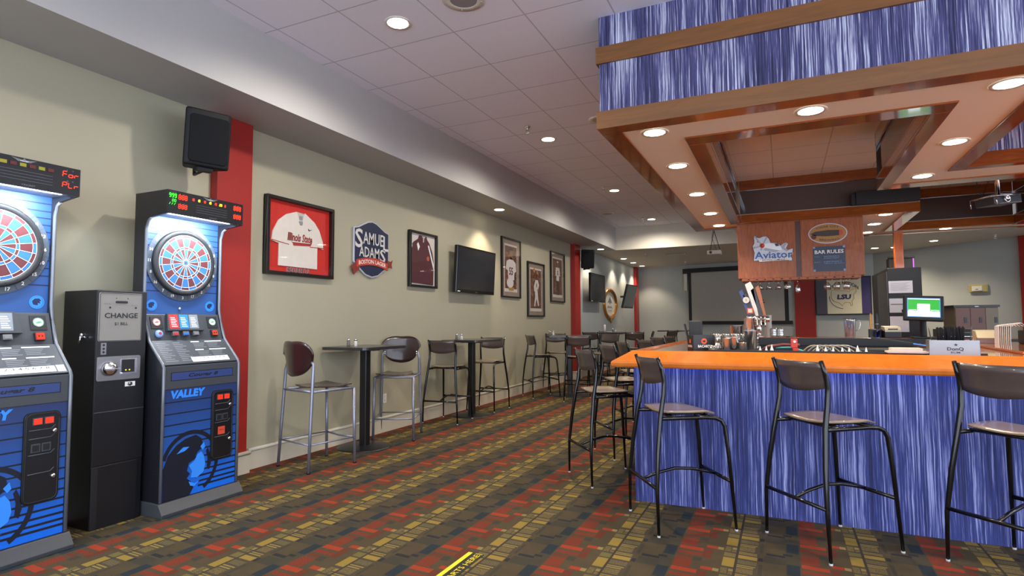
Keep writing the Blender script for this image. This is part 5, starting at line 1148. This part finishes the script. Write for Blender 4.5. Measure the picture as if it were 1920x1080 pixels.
# beer tap tower on the back counter
t = thing('beer_tower', 'chrome beer tap tower on the rear bar counter with tall brand handles', 'beer tower', (-0.34, 9.60, ZT))
b = MB(); b.tube([(0, 0, 0), (0, 0, 0.26)], 0.05, CHROME, 16); b.tube([(-0.16, 0, 0.27), (0.16, 0, 0.27)], 0.045, CHROME, 16); b.lathe([(0.09, 0), (0.09, 0.012), (0.05, 0.02)], (0, 0, 0), CHROME, 20); b.build('column', t)
hs = [(-0.12, '#2a3f86', 0.40), (-0.065, '#20242c', 0.34), (-0.01, '#e2e0dc', 0.52), (0.045, '#2a2c34', 0.42), (0.10, '#b0602a', 0.46)]
for k, (x, hx, L) in enumerate(hs):
    b = MB(); b.tube([(x, -0.03, 0.27), (x, -0.10, 0.27), (x, -0.12, 0.20), (x, -0.13, 0.15)], [0.014, 0.014, 0.012, 0.010], CHROME, 10); b.tube([(x, -0.09, 0.27), (x-0.005, -0.09, 0.32)], 0.010, CHROME, 8); fa = b.build('faucet', t)
    b = MB(); m = mat('tap_handle_%d' % k, hx, 0.3); ln = -0.10 if k != 4 else -0.09
    w0, w1 = (0.016, 0.034) if k != 2 else (0.020, 0.058)
    b.add([(x-w0, -0.105, 0.32), (x+w0, -0.105, 0.32), (x+w1+ln, -0.105, 0.32+L*0.85), (x+ln*1.1+w1*0.5, -0.105, 0.32+L), (x-w1+ln, -0.105, 0.32+L*0.92),
           (x-w0, -0.075, 0.32), (x+w0, -0.075, 0.32), (x+w1+ln, -0.075, 0.32+L*0.85), (x+ln*1.1+w1*0.5, -0.075, 0.32+L), (x-w1+ln, -0.075, 0.32+L*0.92)],
          [(0, 1, 2, 3, 4), (9, 8, 7, 6, 5), (0, 1, 6, 5), (1, 2, 7, 6), (2, 3, 8, 7), (3, 4, 9, 8), (4, 0, 5, 9)], m)
    h_ = b.build('tap_handle', fa)
b = MB(); b.lathe([(0.055, 0), (0.055, 0.015), (0.05, 0.018)], (-0.155, -0.115, 0.56), BLACK, 20, M=Matrix.Rotation(PI/2, 4, 'X')); b.disc(-0.155, 0.56, 0.048, -0.1345, SALT, 20); b.text('5', -0.155, 0.56, -0.136, DK, h=0.03); b.build('round_badge', t)
b = MB(); b.box(-0.145, -0.06, -0.15, -0.12, 0.355, 0.44, mat('badge_orange', '#d8541e', 0.4)); b.box(-0.130, -0.075, -0.153, -0.149, 0.37, 0.425, SALT); b.build('square_badge', t)
b = MB(); b.tube([(0.02, -0.09, 0.54), (0.09, -0.09, 0.56)], 0.008, BLACK, 8); b.tube([(0.05, -0.09, 0.53), (0.10, -0.09, 0.52)], 0.008, BLACK, 8); b.build('lever', t)
# cups, jars, pitcher on the rear counter
b = MB()
for k in range(18): b.lathe([(0.043, 0.0+k*0.018), (0.052, 0.024+k*0.018), (0.054, 0.026+k*0.018)], (0, 0, 0), SALT, 20, cap=False)
b.lathe([(0.043, 0.354), (0.001, 0.354)], (0, 0, 0), SALT, 20, cap=False); tag(b.build('cup_stack', loc=(-0.205, 9.78, ZT)), 'tall stack of white paper cups right of the beer taps', 'cup stack')
for x, s in ((-0.13, 'left one of two round clear glass jars right of the paper cups'), (-0.035, 'right one of two round clear glass jars right of the paper cups')):
    t = thing('glass_jar', s, 'jar', (x, 9.72, ZT), 0, 'glass jars on the rear counter')
    b = MB(); b.lathe([(0.035, 0), (0.045, 0.01), (0.047, 0.05), (0.038, 0.068), (0.045, 0.085), (0.046, 0.115), (0.036, 0.135), (0.034, 0.135), (0.042, 0.11), (0.034, 0.07), (0.042, 0.05), (0.04, 0.012)], (0, 0, 0), GLASS, 20, cap=False); b.build('body', t)
t = thing('pitcher', 'clear plastic pitcher standing on the rear counter before the sports banner', 'pitcher', (0.875, 9.68, ZT))
PG = glassy('pitcher_plastic', (0.88, 0.90, 0.98), 0.30, 0.15)
b = MB(); b.lathe([(0.06, 0), (0.065, 0.008), (0.078, 0.24), (0.084, 0.275), (0.080, 0.275), (0.072, 0.23), (0.058, 0.015), (0.001, 0.015)], (0, 0, 0), PG, 24, cap=False); b.build('body', t)
b = MB(); b.tube([(0.078, 0, 0.24), (0.125, 0, 0.245), (0.135, 0, 0.19), (0.12, 0, 0.12), (0.072, 0, 0.09)], 0.009, PG, 8); b.build('handle', t)
# knives
t = thing('knife_rack', 'knife block with upright knives beside the tall black cooler', 'knife rack', (1.15, 9.62, ZT))
b = MB(); b.box(-0.05, 0.10, -0.04, 0.04, 0, 0.12, BLACK); b.build('block', t, bevel=0.006)
for k, (x, hx) in enumerate(((-0.02, '#c08a3c'), (0.055, '#1a1a1c'))):
    b = MB(); b.plate([(x-0.016, 0.12), (x+0.016, 0.12), (x+0.020, 0.26), (x+0.008, 0.35), (x-0.012, 0.33)], -0.012, 0.012, mat('knife_handle_%d' % k, hx, 0.4)); b.box(x-0.022, x+0.022, -0.014, 0.014, 0.185, 0.195, STEEL); b.build('knife', t, bevel=0.004)
b = MB(); b.lathe([(0.035, 0), (0.038, 0.10), (0.04, 0.105), (0.036, 0.10), (0.033, 0.01)], (0, 0, 0), glassy('blue_glass', (0.25, 0.35, 0.75), 0.12), 16, cap=False); b.build('glass_cup', label='dark blue cup with metal tools beside the knife block', cat='cup', loc=(1.19, 9.50, ZT))
# printer, POS terminal, drawer
t = thing('receipt_printer', 'small black and grey receipt printer left of the till screen', 'printer', (1.36, 9.55, ZT), 6)
b = MB(); b.box(-0.10, 0.10, -0.09, 0.10, 0, 0.10, BLACK); b.build('body', t, bevel=0.008)
b = MB(); b.splate([(-0.10, 0.08), (0.10, 0.12), (0.10, 0.165), (-0.06, 0.150), (-0.10, 0.11)], -0.098, 0.098, mat('printer_beige', '#b5b09c', 0.5)); b.box(-0.06, 0.06, -0.102, -0.09, 0.112, 0.128, DK); b.build('lid', t, bevel=0.006)
t = thing('till_terminal', 'till touchscreen with a green and white display on the rear counter', 'till', (1.72, 9.45, ZT), -2)
b = MB(); b.box(-0.14, 0.14, -0.12, 0.12, 0, 0.02, BLACK); b.tube([(0, 0.03, 0.02), (0, 0.05, 0.20), (0, 0.0, 0.30)], 0.04, MATTE, 10); b.build('stand', t, bevel=0.004)
Mt = Matrix.Translation((0, -0.03, 0.40)) @ Matrix.Rotation(R(-10), 4, 'X') @ Matrix.Rotation(R(3), 4, 'Y')
def tm(b): b.v = [tuple(Mt @ Vector(v)) for v in b.v]; return b
b = MB(); b.box(-0.225, 0.225, -0.03, 0.05, -0.17, 0.17, MATTE); tm(b).build('housing', t, bevel=0.012)
b = MB(); SB = mat('till_screen_blue', '#0a3a6a', 0.3, emit='#5aa0e8', es=0.8, var=0); SG = mat('till_screen_green', '#0a3a0a', 0.3, emit='#2fae3a', es=0.9, var=0); SW = mat('till_screen_white', '#eeeeee', 0.3, emit='#e6fbff', es=1.3, var=0)
b.decal(-0.185, 0.185, -0.125, 0.135, -0.030, SB); b.decal(-0.175, 0.175, -0.045, 0.115, -0.0315, SG); b.decal(-0.175, 0.175, -0.115, -0.045, -0.0315, SW); b.decal(-0.07, 0.07, -0.045, 0.055, -0.033, SW); b.decal(-0.175, 0.175, 0.118, 0.126, -0.0315, SW)
b.decal(-0.17, -0.08, -0.035, -0.028, -0.033, SW, 0.001); b.decal(0.08, 0.17, -0.035, -0.028, -0.033, SW, 0.001); tm(b).build('screen', t, recalc=False)
t = thing('cash_drawer', 'low black receipt unit with a chrome edge right of the till stand', 'cash drawer', (2.10, 9.62, ZT), 0)
b = MB(); b.box(-0.22, 0.22, -0.15, 0.15, 0, 0.12, MATTE); b.build('case', t, bevel=0.006)
b = MB(); b.box(-0.19, 0.19, -0.155, -0.148, 0.02, 0.028, CHROME); b.box(-0.19, 0.19, -0.154, -0.148, 0.075, 0.079, STEEL); b.build('trim', t)
# tall black cooler with papers
t = thing('tall_cooler', 'tall black cabinet with white papers taped to its front', 'cabinet', (1.71, 10.62, 0))
ck = mat('cooler_black', '#141417', 0.55)
b = MB(); b.box(-0.275, 0.150, -0.42, 1.20, 0.0, 2.150, ck); b.build('cabinet_body', t, bevel=0.006)
b = MB(); PAP = mat('paper_white', '#c8cad2', 0.7); PAPW = mat('paper_warm', '#c9bfae', 0.7); y = -0.4205
for x0, x1, z0, z1, m in ((-0.265, 0.035, 1.775, 1.955, PAP), (-0.265, -0.055, 1.485, 1.695, PAP), (-0.045, 0.035, 1.485, 1.695, PAPW), (-0.265, -0.03, 1.20, 1.43, PAP)): b.box(x0, x1, y-0.002, y, z0, z1, m)
b.build('paper_notice', t)
b = MB()
for k in range(9): b.decal(-0.24, 0.0-0.02*(k % 3), 1.925-k*0.014, 1.928-k*0.014, y-0.002, GREYT, 0.0005)
b.decal(-0.25, -0.08, 1.60, 1.615, y-0.002, GREYT, 0.0005); b.decal(-0.035, 0.025, 1.60, 1.615, y-0.002, mat('sign_red', '#c23a22', 0.4), 0.0005); b.decal(-0.115, -0.085, 1.49, 1.53, y-0.002, DK, 0.0005)
b.build('paper_print', t)
b = MB(); b.box(-0.287, -0.276, -0.42, 0.5, 0.3, 2.1, CABG); b.build('side_seal', t)
t = thing('display_cabinet', 'tall narrow black unit with a purple lit edge rising behind the orange post', 'display unit', (1.965, 12.55, 0))
b = MB(); b.box(-0.185, 0.185, -0.15, 0.15, 0, 2.50, ck); b.build('case', t, bevel=0.004)
b = MB(); b.tube([(-0.20, -0.15, 2.505), (0.20, -0.15, 2.505)], 0.022, MATTE, 10); b.build('top_roll', t)
b = MB(); b.box(0.175, 0.192, -0.160, -0.150, 2.2, 2.48, mat('purple_glow', '#5a2a90', 0.4, emit='#a04ce0', es=1.4, var=0)); b.build('glow_strip', t)
# papers and tablet by the rum caddy
b = MB(); b.box(-0.115, 0.14, -0.09, 0.07, 0, 0.012, mat('paper_pink_white', '#c9b8b8', 0.7)); b.box(-0.09, 0.09, -0.07, 0.07, 0.012, 0.034, PAPW); b.build('paper_stack', label='stack of white order pads left of the rum caddy', cat='paper stack', loc=(0.775, 4.88, ZT+0.001+0.012))
t = thing('tablet', 'dark tablet lying tilted with a blue lit edge behind the order pads', 'tablet', (0.95, 5.64, ZT+0.0)); 
b = MB(); b.box(-0.28, 0.16, -0.12, 0.12, 0.0, 0.014, MATTE, M=Matrix.Translation((0, 0, 0.045)) @ Matrix.Rotation(R(9), 4, 'Y')); b.build('case', t)
b = MB(); b.box(-0.02, 0.16, -0.123, -0.12, 0.004, 0.010, mat('blue_glow', '#2a5ab0', 0.3, emit='#4a90ff', es=1.0, var=0), M=Matrix.Translation((0, 0, 0.045)) @ Matrix.Rotation(R(9), 4, 'Y')); b.build('edge_light', t)
b = MB(); b.box(-0.33, 0.33, -0.05, 0.45, 0, ZT-0.0, DW); b.build('shelf_block', label='dark low shelf unit behind the bar under the tilted tablet', cat='shelf', loc=(0.87, 5.55, 0.0))
b = MB(); b.lathe([(0.03, 0), (0.034, 0.03), (0.02, 0.045), (0.001, 0.047)], (0, 0, 0), PAPW, 12, M=Matrix.Rotation(R(60), 4, 'Y')); b.build('crumpled_napkin', label='crumpled pale napkin beside the rum caddy', cat='napkin', loc=(1.09, 5.54, ZT+0.028))
# white pourers on bottles in the speed rail
def bottle():
    t = thing('liquor_bottle', None, 'bottle')
    b = MB(); b.lathe([(0.036, 0), (0.037, 0.01), (0.037, 0.18), (0.014, 0.23), (0.013, 0.28)], (0, 0, 0), glassy('bottle_glass', (0.75, 0.8, 0.85), 0.08), 14); b.build('bottle_body', t)
    b = MB(); b.lathe([(0.015, 0.275), (0.014, 0.285), (0.0015, 0.335)], (0, 0, 0), SALT, 12); b.build('pourer', t)
    return t
bp = bottle()
for k, (px_, s) in enumerate(((-0.17, 'small'), (-0.125, 'small'), (-0.085, 'tall'), (0.235, 'tall'), (0.29, 'small'), (0.34, 'small'), (0.40, 'small'), (0.445, 'small'), (0.50, 'tall'), (0.555, 'small'))):
    o = bp if k == 0 else copy_tree(bp)
    o.location = (px_, 5.03, 0.836 if s == 'small' else 0.850); o['group'] = 'bottles with white pourers in the service well'
    o['label'] = 'liquor bottle with a white cone pourer rising just behind the bar edge, %s one' % s
# soda gun and hoses
t = thing('soda_gun', 'red soda gun on a chrome holder rising behind the bar edge', 'soda gun', (0.075, 5.10, 1.04))
b = MB(); b.tube([(0, 0, -0.204), (0, 0, 0.12)], 0.010, SALT, 8); b.build('holder', t)
b = MB(); SGR = mat('soda_red', '#c03018', 0.4); b.box(-0.024, 0.024, -0.02, 0.02, 0.115, 0.19, SGR); b.box(-0.012, 0.03, -0.02, 0.02, 0.09, 0.118, SGR); b.build('head', t, bevel=0.006)
b = MB(); b.lathe([(0.010, 0), (0.010, 0.004)], (0.004, -0.02, 0.168), SALT, 10, M=Matrix.Rotation(PI/2, 4, 'X')); b.build('button', t)
HOSE = [mat('hose_tan', '#9a8a70', 0.4), mat('hose_grey', '#8a8c90', 0.3), mat('hose_maroon', '#5a1826', 0.4), mat('hose_teal', '#2f9aa0', 0.4)]
def hose(pts, r, m, s, nm='beverage_hose'):
    b = MB(); b.tube(pts, r, m, 8); b.build(nm, label=s, cat='hose', group='hoses in the service well')
def arcp(x0, x1, y, z0, zt, n=10): return [(x0+(x1-x0)*k/n, y+0.02*math.sin(k), z0+(zt-z0)*math.sin(PI*(k/n))**0.6) for k in range(n+1)]
hose([(-0.24, 5.30, 1.07), (-0.12, 5.30, 1.155), (0.0, 5.3, 1.175), (0.12, 5.3, 1.17)], 0.014, HOSE[2], 'thick maroon hose left of the red soda gun')
hose([(-0.06, 5.36, 1.145), (0.06, 5.36, 1.15), (0.2, 5.36, 1.10)], 0.009, HOSE[3], 'teal hose behind the red soda gun')
for k in range(6): hose(arcp(0.10+0.03*k, 0.34+0.055*k, 5.22+0.02*k, 1.02, 0.155+1.02), 0.006, HOSE[k % 2], 'looping %s hose right of the red soda gun, %s' % (('tan', 'grey')[k % 2], ('outermost left', 'second', 'third', 'fourth', 'fifth', 'outermost right')[k]))
# right-hand side of the bar
t = thing('beige_terminal', 'beige sloping terminal beyond the black straws', 'terminal', (1.70, 7.0, 1.1495), -6)
b = MB(); b.splate([(-0.14, 0), (0.16, 0), (0.14, 0.125), (-0.05, 0.115), (-0.14, 0.05)], -0.02, 0.15, mat('terminal_beige', '#b0a88e', 0.5)); b.build('case', t, bevel=0.008)
b = MB(); b.splate([(-0.141, 0.001), (-0.1405, 0.05), (-0.10, 0.06), (-0.10, 0.001)], -0.021, 0.151, mat('terminal_mauve', '#6a5a5a', 0.5)); b.build('front_panel', t)
t = thing('newspaper_rack', 'stack of upright white newspapers curling over at the right', 'newspapers', (1.83, 6.75, 1.1495), 0)
b = MB()
for k in range(7):
    x = -0.045+k*0.014; b.add([(x, -0.06, 0), (x, 0.06, 0), (x+0.004, 0.06, 0.16), (x+0.004, -0.06, 0.16), (x+0.03+0.008*k, 0.06, 0.172+0.003*k), (x+0.03+0.008*k, -0.06, 0.172+0.003*k), (x+0.055+0.010*k, 0.06, 0.160), (x+0.055+0.010*k, -0.06, 0.160)], [(0, 1, 2, 3), (3, 2, 4, 5), (5, 4, 6, 7)], PAPW if k % 2 else PAP)
o = b.build('sheets', t, recalc=False); md = o.modifiers.new('solid', 'SOLIDIFY'); md.thickness = 0.004
t = thing('black_tray_box', 'black case with a chrome latch at the right edge behind the newspapers', 'case', (2.10, 6.75, 1.1495), 0)
b = MB(); b.box(-0.13, 0.20, -0.12, 0.12, 0, 0.125, MATTE); b.build('case_body', t, bevel=0.01)
b = MB(); b.box(0.0, 0.05, -0.126, -0.118, 0.02, 0.032, CHROME); b.build('latch', t)
# brown cupboard beyond
t = thing('brown_cupboard', 'dark brown cupboard with two doors standing before the angled grey wall', 'cupboard', (3.16, 13.0, 0), 8)
CB = mat('cupboard_brown', '#5c3c32', 0.45); CB2 = mat('cupboard_taupe', '#6a5f50', 0.5)
b = MB(); b.box(-0.33, 0.33, 0, 0.5, 0, 1.60, CB2); b.build('carcass', t, bevel=0.005)
for x0, x1, m in ((-0.325, -0.10, CB), (-0.095, 0.13, CB), (0.135, 0.325, CB2)):
    b = MB(); b.box(x0, x1, -0.02, 0, 0.05, 1.585, m); d_ = b.build('door', t, bevel=0.003); b = MB(); xm = x0+0.15; b.box(xm-0.02, xm+0.02, -0.028, -0.019, 1.32, 1.42, DK); b.build('handle', d_)
b = MB(); b.box(-0.35, 0.35, -0.03, 0.52, 1.60, 1.64, DK); b.box(-0.03, 0.03, -0.034, -0.028, 1.605, 1.622, STEEL); b.build('top_tray', t)
# emergency light on the angled wall
xe = 4.25; t = thing('emergency_light', 'small yellowed emergency light on the angled grey wall', 'emergency light', (xe, on_B(xe)-0.02, 2.12), RB)
b = MB(); YW = mat('yellowed_plastic', '#b0a468', 0.5); b.box(-0.20, 0.20, -0.06, 0.0, -0.09, 0.09, YW); b.build('housing', t, bevel=0.012)
b = MB(); b.box(-0.11, 0.11, -0.085, -0.055, -0.06, 0.055, SALT); b.box(-0.03, 0.03, -0.09, -0.084, -0.03, -0.015, DK); b.build('lamp_head', t, bevel=0.01)

# ================================================================== far wall: screen and banner
def far_thing(name, label, cat, x, z, off=0.0): return thing(name, label, cat, (x, on_A(x)-off, z), RA)
t = far_thing('projection_screen', 'large grey projection screen with a black border on the far wall', 'projection screen', -1.32, 2.20, 0.03)
b = MB(); b.box(-1.50, 1.50, -0.03, 0.02, -0.86, 0.86, mat('screen_grey', '#a5a199', 0.7)); b.build('screen_cloth', t)
b = MB(); b.box(-1.52, -1.42, -0.036, 0.02, -0.88, 0.9, MATTE); b.box(1.42, 1.52, -0.036, 0.02, -0.88, 0.9, MATTE); b.box(-1.52, 1.62, -0.037, 0.02, -0.93, -0.82, MATTE); b.box(-1.6, 1.6, -0.12, 0.02, 0.78, 0.92, BLACK); b.build('border', t)
t = far_thing('wall_sconce', 'narrow white vertical wall unit left of the projection screen', 'wall unit', -2.90, 2.70, 0.01)
b = MB(); b.box(-0.055, 0.055, -0.06, 0.01, -0.30, 0.26, WPR); b.build('housing', t, bevel=0.008)
b = MB(); b.box(-0.07, 0.07, -0.10, 0.01, 0.26, 0.42, BLACK); b.build('cap', t); b = MB(); b.box(0.075, 0.11, -0.03, 0.01, -0.28, -0.12, WPR); b.build('switch', t)
t = far_thing('sports_banner', 'framed purple and cream sports banner right of the red column', 'banner', 1.585, 2.08, 0.10)
t.rotation_euler = (0, 0, R(RA))
b = MB(); PUR = mat('banner_purple', '#3a3264', 0.5); GR2 = mat('banner_grey', '#4c4c58', 0.5); CREAM = mat('banner_cream', '#cfc9ae', 0.6)
W2, H2 = 0.70, 0.545; b.box(-W2, W2, -0.03, 0.02, -H2, H2, FRM); b.build('frame', t, bevel=0.005)
b = MB(); b.decal(-W2+0.03, -0.40, -H2+0.035, H2-0.035, -0.03, GR2); b.decal(-0.40, 0.46, -H2+0.035, H2-0.035, -0.03, CREAM); b.decal(0.46, W2-0.03, -H2+0.035, H2-0.035, -0.03, PUR); b.build('banner_cloth', t)
b = MB(); b.text('TIGER NATION', 0.03, 0.23, -0.034, DK, w=0.72, h=0.10, bold=0.03, bend=lambda x, z: (x, z+0.16*(1-(x/0.36)**2)-0.02))
b.text('LSU', 0.03, -0.03, -0.034, PUR, w=0.36, h=0.145, bold=0.06, shear=0.1)
US = [(-0.27, 0.19), (-0.12, 0.17), (0.08, 0.165), (0.16, 0.12), (0.18, 0.17), (0.26, 0.20), (0.34, 0.24), (0.33, 0.12), (0.26, 0.04), (0.28, -0.06), (0.22, -0.13), (0.24, -0.25), (0.20, -0.27), (0.17, -0.17), (0.05, -0.17), (-0.02, -0.27), (-0.09, -0.18), (-0.22, -0.14), (-0.29, -0.04), (-0.29, 0.10), (-0.27, 0.19)]
GM = mat('map_gold', '#b8962e', 0.5); b.tube([(x, -0.035, z-0.02) for x, z in US], 0.007, GM, 6); b.ring(0.03, -0.03, 0.33, 0.345, -0.0335, PUR, 30, R(185), R(275), sx=1.1); b.build('banner_print', t, recalc=False)
